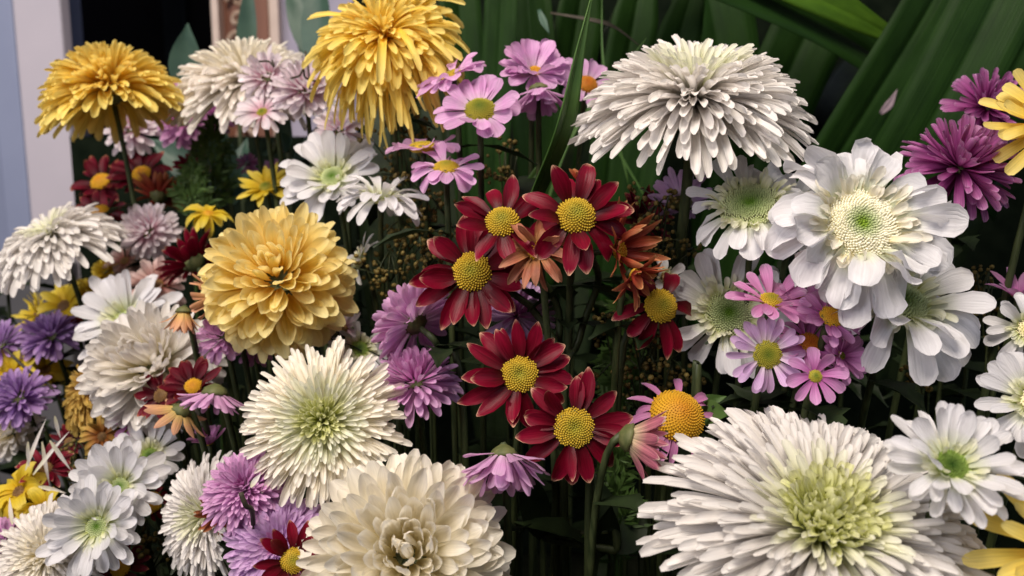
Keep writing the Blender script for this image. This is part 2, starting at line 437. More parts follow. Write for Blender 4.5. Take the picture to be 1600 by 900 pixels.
def make_petals(parent, V, base, mat, name='petal'):
    pl = world_loc(parent)
    t = petal_template(mat)
    for i in range(len(V)):
        me = t.copy()
        me.vertices.foreach_set('co', (V[i] - base[i]).astype(np.float32).ravel())
        me.update()
        o = bpy.data.objects.new(name, me)
        col.objects.link(o)
        o.parent = parent
        o.location = Vector(base[i] - pl)


def make_petal_mass(parent, V, mat, name):
    n = len(V)
    verts = V.reshape(-1, 3)
    faces = [tuple(a + k * _nr * _nc for a in f) for k in range(n) for f in _faces]
    o = mesh_obj(name, verts, faces, mat, parent, origin=verts.mean(0), uv=np.tile(_uv, (n, 1)))
    o['kind'] = 'stuff'
    return o


def florets(parent, o, n, R, h, N_, fl, fw, mat, dip=0.0, name='disc'):
    """a dome closely set with small florets, joined into one part"""
    u, v = frame_of(n)
    verts, faces, uv = [], [], []
    for i in range(N_):
        t = math.sqrt((i + 0.5) / N_)
        a = i * 2.399963
        e = math.cos(a) * u + math.sin(a) * v
        r = R * t
        z = h * (1 - t * t) - dip * h * math.exp(-(t / 0.3) ** 2)
        nn = unit(n * 1.0 + e * (2 * h * t / R) * 0.8)
        p = o + e * r + n * z
        jit = unit(nn + rng.normal(0, 0.10, 3))
        le = fl * random.uniform(0.75, 1.2) * (0.6 + 0.4 * t)
        x = unit(np.cross(jit, (0.31, 0.52, 0.8))); y = np.cross(jit, x)
        b = len(verts)
        for (hh, ww) in ((-0.6 * fl, 0.8), (0.55 * le, 1.0), (le, 0.35)):
            for k in range(5):
                an = k * 1.2566 + i
                verts.append(p + jit * hh + (x * math.cos(an) + y * math.sin(an)) * fw * ww)
                uv.append((t, max(0, hh / fl)))
        for lv in (0, 5):
            for k in range(5):
                k2 = (k + 1) % 5
                faces.append((b + lv + k, b + lv + k2, b + lv + 5 + k2, b + lv + 5 + k))
        faces.append(tuple(b + 10 + k for k in range(5)))
    # body under the florets
    b = len(verts)
    rings = 5
    for q in range(rings + 1):
        t = q / rings
        for k in range(16):
            a = k * math.pi / 8
            e = math.cos(a) * u + math.sin(a) * v
            z = h * (1 - t * t) - dip * h * math.exp(-(t / 0.3) ** 2)
            verts.append(o + e * (R * max(t, 0.01)) + n * z); uv.append((t, 0))
    for k in range(16):
        a = k * math.pi / 8
        verts.append(o + (math.cos(a) * u + math.sin(a) * v) * R * 0.7 - n * 0.3 * R); uv.append((1, 0))
    for q in range(rings + 1):
        for k in range(16):
            k2 = (k + 1) % 16
            faces.append((b + q * 16 + k, b + q * 16 + k2, b + (q + 1) * 16 + k2, b + (q + 1) * 16 + k))
    ob = mesh_obj(name, verts, faces, mat, parent, origin=o, uv=uv)
    ob['kind'] = 'stuff'
    return ob


def tube(path, radii, sides=7):
    path = np.asarray(path, float)
    verts, faces = [], []
    ref = np.array((0.13, 0.99, 0.05))
    for i, p in enumerate(path):
        d = unit(path[min(i + 1, len(path) - 1)] - path[max(i - 1, 0)])
        x = np.cross(d, ref)
        if np.linalg.norm(x) < 1e-3:
            x = np.cross(d, (1, 0, 0))
        x = unit(x); y = np.cross(d, x)
        for k in range(sides):
            a = 2 * math.pi * k / sides
            rr = radii[i] * (1.0 + 0.10 * (k % 2))
            verts.append(p + (x * math.cos(a) + y * math.sin(a)) * rr)
    for i in range(len(path) - 1):
        for k in range(sides):
            k2 = (k + 1) % sides
            faces.append((i * sides + k, i * sides + k2, (i + 1) * sides + k2, (i + 1) * sides + k))
    faces.append(tuple(range(sides - 1, -1, -1)))
    faces.append(tuple((len(path) - 1) * sides + k for k in range(sides)))
    return verts, faces


def bez(p0, p1, p2, p3, m=14):
    t = np.linspace(0, 1, m)[:, None]
    return (1 - t) ** 3 * p0 + 3 * (1 - t) ** 2 * t * p1 + 3 * (1 - t) * t ** 2 * p2 + t ** 3 * p3


def spline(pts, m=6):
    """Catmull-Rom through the points"""
    p = [np.asarray(q, float) for q in pts]
    p = [2 * p[0] - p[1]] + p + [2 * p[-1] - p[-2]]
    out = []
    for i in range(1, len(p) - 2):
        for k in range(m):
            t = k / m
            out.append(0.5 * (2 * p[i] + (p[i + 1] - p[i - 1]) * t + (2 * p[i - 1] - 5 * p[i] + 4 * p[i + 1] - p[i + 2]) * t * t
                              + (3 * p[i] - p[i - 1] - 3 * p[i + 1] + p[i + 2]) * t ** 3))
    out.append(p[-2])
    return np.array(out)


def leaf_mesh(base, d, up, L, W, droop=0.5, lobes=0.0, fold=0.25, rows=9):
    """a leaf blade from its base along d; lobes cuts the margin"""
    d = unit(np.asarray(d, float)); up = np.asarray(up, float)
    side = unit(np.cross(d, up)); verts, faces, uv = [], [], []
    pos = np.array(base, float)
    cs = (-1, -0.5, 0, 0.5, 1)
    for i in range(rows):
        s = i / (rows - 1)
        dd = unit(d + np.array((0, 0, -1.0)) * droop * s)
        if i:
            pos = pos + dd * L / (rows - 1)
        nn = np.cross(side, dd)
        w = W / 2 * math.sin(math.pi * min(1, 0.06 + 0.94 * s) ** 0.8) if s < 1 else 0.0
        w = max(w, W * 0.02)
        if lobes:
            w *= 1 - lobes * (0.5 + 0.5 * math.cos(s * 3.2 * 2 * math.pi))
        for c in cs:
            verts.append(pos + side * c * w + nn * (abs(c) * fold * w + 0.04 * W * math.sin(7 * s + 3 * c)))
            uv.append(((c + 1) / 2, s))
    for i in range(rows - 1):
        for j in range(4):
            faces.append((i * 5 + j, i * 5 + j + 1, i * 5 + j + 6, i * 5 + j + 5))
    return verts, faces, uv


GROUND = 0.0


def add_stem(root, o, n, R, foot, rad=0.0021, leaves=2, via=None, out_len=None):
    """stem from the foot on the ground to the head, with its leaves as sub-parts"""
    out_len = out_len or max(0.02, R * 0.9)
    start = o - n * R * 0.12
    if via is not None:
        path = spline([start, start - n * out_len * 0.5] + [np.asarray(q) for q in via] + [foot], 5)
    else:
        drop = np.array((0, 0, 1.0))
        path = bez(start, start - n * out_len - drop * 0.01, foot + drop * (start[2] * 0.55), foot, 16)
    rr = np.linspace(rad, rad * 1.35, len(path))
    rr[0] *= 1.25
    vs, fs = tube(path, rr)
    st = mesh_obj('stem', vs, fs, M['stem'], root, origin=foot)
    for k in range(leaves):
        i = min(len(path) - 2, int(len(path) * random.uniform(0.22, 0.62)))
        a = random.uniform(0, 6.28)
        dd = np.array((math.cos(a), math.sin(a) * 0.8 + 0.25, random.uniform(-0.1, 0.35)))
        lv, lf, lu = leaf_mesh(path[i], dd, (0, 0, 1), random.uniform(0.030, 0.052), random.uniform(0.018, 0.028), 0.7, 0.42, 0.3)
        mesh_obj('leaf', lv, lf, M['leaf'], st, origin=path[i], uv=lu)
    return st


def add_calyx(root, o, n, R, size):
    """green cup of overlapping bracts under the head"""
    u, v = frame_of(n)
    verts, faces = [], []
    prof = [(-0.55, 0.16), (-0.42, 0.42), (-0.2, 0.74), (0.05, 0.92), (0.22, 0.98), (0.30, 0.9)]
    m = 16
    for (z, r) in prof:
        for k in range(m):
            a = 2 * math.pi * k / m
            rr = r * size * (1 + 0.10 * math.sin(a * 8 + z * 6))
            verts.append(o + n * (z * size) + (u * math.cos(a) + v * math.sin(a)) * rr)
    for i in range(len(prof) - 1):
        for k in range(m):
            k2 = (k + 1) % m
            faces.append((i * m + k, i * m + k2, (i + 1) * m + k2, (i + 1) * m + k))
    cal = mesh_obj('calyx', verts, faces, M['calyx'], root, origin=o)
    return cal


# ------------------------------------------------------------------ flower kinds
def J(n, s):
    return rng.normal(0, s, n)


def rings_spider(R, N_, H, under, wid, mats, curl_out, split=(0.05, 0.22), shape='quill', cup=0.75, hollow=0.0):
    """quilled head: tips spread evenly over a low dome of height H, from the heart outwards on the golden angle"""
    i = np.arange(N_)
    t = (i + 0.5) / N_
    rho = R * np.sqrt(t)
    z = R * (H * (1 - t ** 1.25) - under * t ** 3 - hollow * np.exp(-(t / 0.05)))
    rho = rho * (1 + J(N_, 0.05)); z = z + R * J(N_, 0.03)
    L = np.hypot(rho, z)
    curl = np.radians(curl_out) * (0.3 + 0.7 * t) + J(N_, 0.16)
    th = np.arctan2(rho, z) - 0.45 * curl
    phi = i * 2.399963 + J(N_, 0.09)
    r0 = R * 0.06 * np.sqrt(t); h0 = np.zeros(N_)
    W = R * wid * (0.70 + 0.42 * t) * (1 + J(N_, 0.12))
    cut = [0, int(N_ * split[0]), int(N_ * split[1]), N_]
    return [dict(phi=phi[sl], th=th[sl], r0=r0[sl], h0=h0[sl], L=L[sl], W=W[sl], curl=curl[sl], mat=mats[k], shape=shape, cup=cup)
            for k, sl in enumerate(slice(cut[q], cut[q + 1]) for q in range(3))]


def rings_pompon(R, N_, dome, wid, mats, inc=-55, base=0.25, shape='broad', len_in=0.62, cup=0.45, p=0.58):
    i = np.arange(N_)
    t = (i + 0.5) / N_
    phi = i * 2.399963 + J(N_, 0.10)
    th = np.arccos(1 - t * (1 - math.cos(math.radians(dome)))) * (1 + J(N_, 0.04)) + J(N_, 0.05)
    r0 = R * base * np.sin(th); h0 = R * base * np.cos(th)
    L = R * (1 - base) * (len_in + (1.0 - len_in) * t ** 0.6) * (1 + J(N_, 0.07))
    curl = np.radians(inc * (1 - t) ** 0.9 + 18 * t) + J(N_, 0.16)
    W = R * wid * (0.40 + 0.64 * t ** 0.5) * (1 + J(N_, 0.12))
    k = int(N_ * 0.30)
    out = []
    for m_, sl in ((mats[0], slice(0, k)), (mats[1], slice(k, N_))):
        out.append(dict(phi=phi[sl], th=th[sl], r0=r0[sl], h0=h0[sl], L=L[sl], W=W[sl], curl=curl[sl], mat=m_, shape=shape, cup=cup))
    return out


def rings_daisy(R, rows, disc, wid, mat, shape='daisy', open_=78, curl=16, jit=0.10, missing=0.0, cup=0.28, inner=None):
    """rows: petal counts, outer row first"""
    out = []
    for q, cnt in enumerate(rows):
        phi = (np.arange(cnt) + 0.5 * (q % 2)) * 2 * math.pi / cnt + J(cnt, 0.09) + rng.uniform(0, 6)
        keep = rng.uniform(0, 1, cnt) >= missing
        phi = phi[keep]; c = len(phi)
        th = np.full(c, math.radians(open_ - 15 * q)) + J(c, jit)
        base = disc * 0.86
        L = R * (1 - base) * (1.0 - 0.10 * q) * (1 + J(c, 0.07))
        out.append(dict(phi=phi, th=th, r0=np.full(c, R * base), h0=np.full(c, R * 0.03 * q), L=L, W=R * wid * (1 + J(c, 0.11)),
                        curl=np.full(c, math.radians(curl)) + J(c, 0.16 + jit), mat=mat, shape=shape, cup=cup))
    if inner:
        c = 52
        k = np.arange(c)
        out.append(dict(phi=k * 2.399963 + J(c, .1), th=np.radians(48) + J(c, .22), r0=R * disc * (0.70 + 0.28 * (k % 3) / 2), h0=np.full(c, R * .03),
                        L=R * .24 * (1 + J(c, .2)), W=R * .11 * (1 + J(c, .15)), curl=np.radians(20) + J(c, .3), mat=inner, shape='obov', cup=.5))
    return out


COUNT = {}


def flower(name, label, px, py, rpx, d, axis, groups_fn, disc=None, calyx=0.0, grav=0.0, ruff=0.10, roll=0.22, lat=0.12,
           leaves=2, foot=None, via=None, cat='flower', group=None, rad=0.0017, lift=0.0):
    """groups_fn(R) -> petal rows; disc = (radius, height, florets, length, width, material, dip), sizes in units of R"""
    o = P(px, py, d)
    n = AX(*axis)
    R = rpx / FPX * d
    if foot is None:
        foot = np.array((o[0] * 0.95 + random.uniform(-0.01, 0.01), o[1] + 0.03 + random.uniform(0, 0.04), GROUND))
        if n[1] > 0.2:
            foot[1] -= 0.03
    else:
        foot = np.array((foot[0], foot[1], GROUND))
    root = empty(name, foot)
    tag(root, label, cat, group)
    total = 0
    for g in groups_fn(R):
        c = len(g['phi'])
        V, base = petal_arrays(o, n, g['phi'], g['th'], g['r0'], g['h0'], g['L'], g['W'], g['curl'],
                               np.full(c, g['cup']) * (1 + J(c, 0.25)), J(c, g.get('roll', roll)), J(c, lat), g.get('grav', grav), ruff, g['shape'])
        room = max(0, 300 - total)
        if g.get('mass'):
            make_petal_mass(root, V, M[g['mat']], 'small_inner_petals')
            continue
        if c > room:
            make_petal_mass(root, V[:c - room], M[g['mat']], 'inner_petals')
            V, base = V[c - room:], base[c - room:]
        make_petals(root, V, base, M[g['mat']])
        total += len(V)
    if disc:
        dr, dh, dn, fl, fw, dm, dip = disc
        florets(root, o + n * R * lift, n, R * dr, R * dh, dn, R * fl, R * fw, M[dm], dip)
    if calyx:
        add_calyx(root, o - n * R * 0.02, n, R, R * calyx)
    add_stem(root, o, n, R, foot, rad=rad, leaves=leaves, via=via)
    return root


def D(r=0.30, h=0.14, n=170, mat='disc_yellow', fl=0.035, fw=0.020, dip=0.12):
    return (r, h, n, fl, fw, mat, dip)


def spider(name, label, px, py, rpx, d, axis, N_=380, H=0.45, under=0.1, wid=0.07, mats=('lime', 'green_white', 'white'), curl=30, **k):
    extra = k.pop('heart', 0)
    sp = k.pop('split', (0.05, 0.22)); sh = k.pop('shape', 'quill'); hol = k.pop('hollow', 0.0); cal = k.pop('calyx', 0.16)

    def fn(R):
        g = rings_spider(R, N_, H, under, wid, mats, curl, sp, sh, .75 if sh == 'quill' else .4, hol)
        if extra:
            i = np.arange(extra); t = (i + .5) / extra
            rho = R * .29 * np.sqrt(t); z = R * (H + .02) * (1 - .10 * t) + R * J(extra, .02)
            g.append(dict(phi=i * 2.399963, th=np.arctan2(rho, z) * .9 + J(extra, .05), r0=rho * .7, h0=z * .55,
                          L=z * .5 * (1 + J(extra, .10)), W=R * .048 * (1 + J(extra, .15)), curl=J(extra, .55), mat=mats[0], shape='quill', cup=.9, mass=True))
        return g
    return flower(name, label, px, py, rpx, d, axis, fn, calyx=cal, **k)


def pompon(name, label, px, py, rpx, d, axis, N_=150, dome=128, wid=0.36, mats=('cream', 'cream'), inc=-55, **k):
    base = k.pop('base', 0.25); sh = k.pop('shape', 'broad'); cup = k.pop('cup', 0.45); li = k.pop('len_in', 0.62); p = k.pop('p', 0.58)
    return flower(name, label, px, py, rpx, d, axis,
                  lambda R: rings_pompon(R, N_, dome, wid, mats, inc, base, sh, li, cup, p), calyx=k.pop('calyx', 0.2), **k)


def daisy(name, label, px, py, rpx, d, axis, mat='red', rows=(14,), wid=0.30, disc=None, open_=78, curl=16, **k):
    jit = k.pop('jit', 0.10); sh = k.pop('shape', 'daisy'); miss = k.pop('missing', 0.0); cup = k.pop('cup', 0.28); inn = k.pop('inner', None)
    dd = disc if disc is not None else D()
    dr = dd[0] if dd else 0.2
    return flower(name, label, px, py, rpx, d, axis,
                  lambda R: rings_daisy(R, rows, dr, wid, mat, sh, open_, curl, jit, miss, cup, inn), disc=dd or None, calyx=k.pop('calyx', dr * 0.85), **k)


# ------------------------------------------------------------------ the setting
def slab(name, x0, x1, y0, y1, z0, z1, mat, parent=None, bev=0.0):
    c = np.array(((x0 + x1) / 2, (y0 + y1) / 2, z0))
    vs = [(x, y, z) for z in (z0, z1) for (x, y) in ((x0, y0), (x1, y0), (x1, y1), (x0, y1))]
    fs = [(3, 2, 1, 0), (4, 5, 6, 7), (0, 1, 5, 4), (1, 2, 6, 5), (2, 3, 7, 6), (3, 0, 4, 7)]
    o = mesh_obj(name, vs, fs, mat, parent, origin=c, smooth=False)
    if bev:
        b = o.modifiers.new('bevel', 'BEVEL'); b.width = bev; b.segments = 2
    return o


def ground_sheet():
    nx, ny = 40, 40
    xs = np.linspace(-3, 3, nx); ys = np.linspace(-1.5, 4.2, ny)
    vs = [(x, y, 0.006 * math.sin(9 * x + 3 * y) * math.cos(7 * y) - 0.004) for y in ys for x in xs]
    fs = [(j * nx + i, j * nx + i + 1, (j + 1) * nx + i + 1, (j + 1) * nx + i) for j in range(ny - 1) for i in range(nx - 1)]
    tag(mesh_obj('ground', vs, fs, M['soil']), kind='structure')


ground_sheet()
YW = 1.30                                                  # depth plane of the pillar's face


def xat(px, py, y):
    """world x on the vertical plane y seen at the pixel"""
    p = P(px, py, 1.0) - CAM
    return CAM[0] + p[0] * (y - CAM[1]) / p[1]


xr = xat(104, 140, YW)
pil = slab('wall_pillar', xr - 0.078, xr, YW, YW + 0.03, 0, 1.5, M['wall'], bev=0.004)
tag(pil, 'pale lavender wall pillar beside the dark doorway', 'wall')
blue = slab('door_post', xr - 0.125, xr - 0.081, YW + 0.005, YW + 0.03, 0, 1.5, M['blue_paint'], bev=0.004)
tag(blue, 'blue-grey painted post along the edge of the lavender pillar', 'post')
gp = slab('shadow', xr - 0.7, xr + 0.004, YW - 0.05, YW - 0.02, 0, P(50, 395, YW - .05)[2], M['shadow_grey'], bev=0.004)  # dark slab added to imitate the shadow low on the wall
tag(gp, 'low dark grey panel imitated by a slab before the lavender pillar', 'shadow')
bl2 = slab('wall_strip', xr - 0.7, xr - 0.128, YW + 0.12, YW + 0.30, 0, 1.5, M['blue_paint'])
tag(bl2, 'blue-grey wall beyond the post', 'wall')
xp = xat(331, 40, 1.50)
wall = slab('wall_back', xp - 0.01, 2.6, 1.56, 1.70, 0, 1.9, M['wall'])
tag(wall, kind='structure')
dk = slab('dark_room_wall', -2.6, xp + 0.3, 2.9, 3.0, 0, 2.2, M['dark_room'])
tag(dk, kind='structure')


bk = slab('gap_dark_sheet', xat(560, 300, 1.02), 2.2, 1.02, 1.04, 0, P(800, -60, 1.03)[2], M['backing'])  # added sheet, keeps the gaps between stems and leaves black
tag(bk, 'dark green backing screen added to blacken the gaps behind the flowers and strap leaves', 'sheet')
bk = slab('gap_dark_sheet', xat(118, 330, 1.02), xat(556, 300, 1.02), 1.02, 1.04, 0, P(800, 215, 1.03)[2], M['backing'])  # lower added sheet, same darkening for the gaps further left
tag(bk, 'low dark screen added to blacken the gaps behind the blush, purple and red flowers', 'sheet')


def curtain():
    x0, x1 = xat(285, 40, 2.7), xat(255, 40, 2.7)
    vs, fs = [], []
    m = 22
    for i in range(m):
        x = x1 + (x0 - x1) * i / (m - 1)
        y = 2.7 + 0.03 * math.sin(i * 1.3)
        vs += [(x, y, 0.3), (x, y, 1.6), (x, y + 0.01, 1.6), (x, y + 0.01, 0.3)]
    for i in range(m - 1):
        a, b = i * 4, i * 4 + 4
        fs += [(a, b, b + 1, a + 1), (a + 1, b + 1, b + 2, a + 2), (a + 2, b + 2, b + 3, a + 3)]
    o = mesh_obj('curtain', vs, fs, M['curtain'], origin=((x0 + x1) / 2, 2.7, 0.3))
    tag(o, 'dark blue curtain hanging in the black doorway', 'curtain')


curtain()


def picture_frame():
    y = 1.50
    xa = xat(331, 40, y)                                    # outer edge
    k = y / FPX / math.cos(PITCH) * 1.0
    w = lambda px: (px - 331) * k
    z0, z1 = 0.30, 1.15
    xe = xa + 0.62
    root = empty('picture_frame', (xa + 0.31, 1.53, z0))
    tag(root, 'ornate gilt picture frame with carved scrolls behind the white chrysanthemum', 'picture frame')
    for (a, b, mat, dy, nm) in ((0, w(341), 'gilt_pale', 0.0, 'outer_fillet'), (w(341), w(393), 'frame_brown', 0.030, 'carved_band'),
                                (w(393), w(414), 'frame_brown', 0.004, 'moulding'), (w(414), w(428), 'gilt_pale', 0.010, 'inner_fillet')):
        for side in range(4):
            # mitred member of a rectangular frame: left, right, bottom, top
            if side == 0:
                q = [(xa + a, z0 + a), (xa + b, z0 + b), (xa + b, z1 - b), (xa + a, z1 - a)]
            elif side == 1:
                q = [(xe - a, z0 + a), (xe - a, z1 - a), (xe - b, z1 - b), (xe - b, z0 + b)]
            elif side == 2:
                q = [(xa + a, z0 + a), (xe - a, z0 + a), (xe - b, z0 + b), (xa + b, z0 + b)]
            else:
                q = [(xa + a, z1 - a), (xa + b, z1 - b), (xe - b, z1 - b), (xe - a, z1 - a)]
            vs = [(x, y + dy, z) for (x, z) in q] + [(x, 1.555, z) for (x, z) in q]
            fs = [(0, 1, 2, 3), (7, 6, 5, 4), (0, 4, 5, 1), (1, 5, 6, 2), (2, 6, 7, 3), (3, 7, 4, 0)]
            mesh_obj(nm, vs, fs, M[mat], root, origin=np.mean(np.array(vs), 0), smooth=False)
    # carved scrolls: a leaf-like spiral bead up the left member
    xm = xa + (w(341) + w(393)) / 2
    zz = z0 + 0.05
    q = 0
    while zz < z1 - 0.04:
        path, rad = [], []
        sgn = 1 if q % 2 else -1
        for i in range(13):
            a = i / 12 * 4.6
            rr = 0.017 * (1 - i / 12 * 0.75)
            path.append((xm + sgn * (rr * math.cos(a)) * 1.2, y + 0.014 - 0.003 * i / 12, zz + rr * math.sin(a) * 1.3))
            rad.append(0.0055 * (1 - 0.4 * i / 12))
        path.append((xm, y + 0.006, zz)); rad.append(0.006)
        vs, fs = tube(path, rad, 6)
        mesh_obj('scroll', vs, fs, M['gilt'], root, origin=(xm, y, zz))
        zz += 0.036; q += 1
    vs = [(xa + w(428), 1.535, z0 + w(428)), (xe - w(428), 1.535, z0 + w(428)), (xe - w(428), 1.535, z1 - w(428)), (xa + w(428), 1.535, z1 - w(428))]
    vs += [(x, 1.545, z) for (x, _, z) in vs]
    fs = [(0, 1, 2, 3), (7, 6, 5, 4), (0, 4, 5, 1), (1, 5, 6, 2), (2, 6, 7, 3), (3, 7, 4, 0)]
    mesh_obj('picture', vs, fs, M['picture'], root, origin=np.mean(np.array(vs), 0), smooth=False)


picture_frame()

# ------------------------------------------------------------------ flowers: large white and cream heads
W_, G_, Lm = 'white', 'green_white', 'lime'
spider('white_chrysanthemum', 'huge white quilled chrysanthemum with open lime green heart', 1280, 836, 264, 0.315, (0.02, 0.77, 0.64),
       N_=680, H=.36, under=.08, wid=0.064, curl=26, heart=150, grav=0.10, rad=0.004, mats=(Lm, G_, W_), split=(.06, .20))
spider('white_chrysanthemum', 'white domed chrysanthemum before the wide green strap leaves, lower petals hanging', 1085, 160, 184, 0.42, (-0.02, 0.88, 0.46),
       N_=540, H=.52, under=.26, wid=0.078, mats=(G_, G_, W_), curl=20, grav=0.26, rad=0.003, split=(.07, .16), hollow=.28, lat=.2)
spider('white_chrysanthemum', 'white quilled chrysanthemum with pale yellow-green heart below the yellow ball', 506, 660, 126, 0.40, (0.06, 0.34, 0.94),
       N_=520, H=.40, under=.02, wid=0.066, mats=(Lm, G_, 'cream'), curl=26, grav=0.12, split=(.10, .38), heart=60)
spider('white_chrysanthemum', 'white drooping chrysanthemum before the lavender pillar', 84, 374, 104, 0.58, (-0.25, 0.78, 0.50),
       N_=300, H=.42, under=.28, wid=0.105, mats=(G_, G_, W_), curl=36, grav=0.50, split=(.03, .12), hollow=.2, lat=.2)
spider('white_chrysanthemum', 'wide ivory chrysanthemum between the two tall yellow ones', 388, 138, 124, 0.64, (-0.05, 0.90, 0.42),
       N_=460, H=.60, under=.25, wid=0.080, mats=('cream', 'cream', 'ivory'), curl=34, grav=0.28, split=(.1, .3))
spider('white_chrysanthemum', 'white quilled chrysanthemum tilted away behind the pink pompon with dark red heart', 326, 806, 100, 0.43, (-0.45, 0.22, 0.86),
       N_=420, H=.42, under=.05, wid=0.075, mats=(G_, G_, W_), curl=26, grav=0.22, split=(.04, .14))
spider('white_chrysanthemum', 'cream white chrysanthemum with pale yellow heart beside green-eyed daisies', 78, 868, 94, 0.44, (-0.1, 0.45, 0.88),
       N_=380, H=.40, under=.05, wid=0.085, mats=('cream', 'cream', 'ivory'), curl=26, grav=0.1, heart=50)
pompon('cream_chrysanthemum', 'large cream chrysanthemum of broad rounded petals with a dense heart', 637, 872, 168, 0.355, (0.08, 0.46, 0.88),
       N_=300, dome=112, wid=0.235, mats=('cream', 'cream'), inc=-34, ruff=0.24, grav=0.06, rad=0.0035, len_in=0.72, roll=.3)
pompon('white_chrysanthemum', 'round white pompon chrysanthemum behind dark red daisies and a salmon bud', 240, 575, 110, 0.50, (-0.05, 0.50, 0.86),
       N_=270, dome=120, wid=0.23, mats=('ivory', 'white'), inc=-40, ruff=0.22, grav=0.10, len_in=.75, roll=.3)
# yellow heads
pompon('yellow_chrysanthemum', 'big pale yellow ball chrysanthemum of broad petals', 436, 440, 124, 0.45, (0.06, 0.42, 0.90),
       N_=300, dome=146, wid=0.27, mats=('pale_yellow', 'pale_yellow'), inc=-16, ruff=0.24, grav=0.12, base=0.30, len_in=0.80, roll=.32)
spider('yellow_chrysanthemum', 'yellow domed chrysanthemum with hanging petals before the dark doorway', 176, 152, 112, 0.60, (-0.20, 0.95, 0.10),
       N_=460, H=.72, under=.30, wid=0.10, mats=('yellow', 'yellow', 'yellow'), curl=34, grav=0.40, split=(.1, .3), lat=.2, roll=.35)


def drooping_yellow(R):
    g = rings_spider(R, 210, .50, .1, .10, ('yellow',) * 3, 40, (.1, .3))
    for (n, th, ln, w, cu, gr) in ((60, 95, 1.15, .055, 50, 1.9), (60, 80, 1.05, .085, 50, 1.2), (36, 62, .95, .10, 60, .7)):
        g.append(dict(phi=rng.uniform(0, 6.28, n), th=np.radians(th) + J(n, .22), r0=np.full(n, R * .10), h0=R * J(n, .05),
                      L=R * ln * (1 + J(n, .13)), W=R * w * (1 + J(n, .2)), curl=np.radians(cu) + J(n, .4), mat='yellow', shape='quill', cup=.8, grav=gr))
    return g


flower('yellow_chrysanthemum', 'tall yellow chrysanthemum with long stringy petals hanging down', 602, 60, 122, 0.50, (-0.10, 0.62, 0.74),
       drooping_yellow, calyx=0.16, grav=0.3, ruff=0.2, roll=0.6, lat=.35)

# ------------------------------------------------------------------ red daisies of the middle
SX, SY = P(890, 600, 0.43)[0], P(890, 600, 0.43)[1]
hub = P(885, 560, 0.43)
low = P(880, 700, 0.43)
daisy('red_daisy', 'crimson daisy with pale tips and wide mustard disc touching the upper daisy', 738, 425, 98, 0.415, (-0.10, 0.16, 0.98), rows=(14, 6), wid=0.29,
      disc=D(.315, .17, 230), curl=4, open_=84, jit=.22, roll=.35, lat=.2, ruff=.2, via=(P(845, 500, .43), low), foot=(SX - .004, SY))
daisy('red_daisy', 'smaller crimson daisy lapping over the wide mustard-disced one', 785, 347, 82, 0.395, (-0.08, 0.50, 0.86), rows=(11,), wid=0.32,
      disc=D(.33, .20, 210), curl=16, open_=74, jit=.26, roll=.35, lat=.2, ruff=.2, via=(P(868, 470, .43), P(872, 560, .435), P(870, 700, .44)), foot=(SX - .012, SY))
daisy('red_daisy', 'crimson daisy with shrivelled petals at one side and tall yellow disc', 900, 338, 94, 0.385, (0.05, 0.36, 0.93), rows=(12, 5), missing=.12, wid=0.32,
      disc=D(.33, .22, 240), curl=26, open_=80, jit=.30, ruff=.22, via=(P(890, 470, .42), P(888, 560, .43), low), foot=(SX + .004, SY))
daisy('withered_daisy', 'shrivelled salmon daisy tucked under the tall-disced crimson one', 838, 392, 74, 0.388, (-0.30, 0.15, 0.9), mat='salmon', rows=(11, 9), wid=0.24,
      disc=D(.2, .12, 60, 'disc_gold'), curl=60, open_=62, jit=.4, ruff=.4, roll=.6, grav=.5, foot=(SX, SY + .01))
daisy('withered_daisy', 'bronze red daisy turned aside with curled pale-edged petals', 968, 392, 84, 0.395, (0.80, 0.10, 0.50), mat='bronze_red', rows=(14, 12), wid=0.17,
      disc=D(.22, .10, 60, 'disc_gold'), curl=-14, open_=62, jit=.3, ruff=.3, roll=.5, via=(P(935, 440, .42), P(905, 530, .43), low), foot=(SX + .012, SY))
daisy('withered_daisy', 'limp bronze daisy hanging beneath the pale-edged one', 992, 428, 58, 0.388, (0.55, -0.5, 0.5), mat='bronze_red', rows=(12,), wid=0.24,
      disc=D(.22, .10, 50, 'disc_gold'), curl=20, open_=50, jit=.3, ruff=.3, roll=.5)
daisy('withered_daisy', 'dark maroon wilted daisy behind the bronze ones', 1003, 345, 55, 0.47, (0.3, 0.4, 0.7), mat='dark_red', rows=(12, 8), wid=0.26,
      disc=D(.25, .10, 60, 'disc_brown'), curl=20, open_=60, jit=.4, ruff=.3)
daisy('red_bud', 'half-open red bud rising above the crimson daisies', 905, 282, 24, 0.42, (0.1, 0.9, 0.3), mat='bronze_red', rows=(7,), wid=0.5,
      disc=D(.2, .1, 20), open_=18, curl=14, jit=.2, cat='bud')
daisy('red_daisy', 'crimson daisy with drooping petals beside the shaded white daisy', 1032, 478, 80, 0.405, (0.18, 0.16, 0.95), rows=(12,), wid=0.31,
      disc=D(.33, .20, 220), curl=30, open_=92, jit=.18, missing=.12, grav=.35, foot=(P(955, 660, .43)[0], P(955, 660, .43)[1]), via=(P(1010, 540, .42), P(965, 620, .43)))
daisy('red_daisy', 'crimson daisy with separate upright petals above another crimson daisy', 812, 585, 92, 0.37, (-0.02, 0.22, 0.97), rows=(15, 5), wid=0.29,
      disc=D(.31, .14, 230, dip=.5), curl=10, open_=82, jit=.22, roll=.35, lat=.2, ruff=.2)
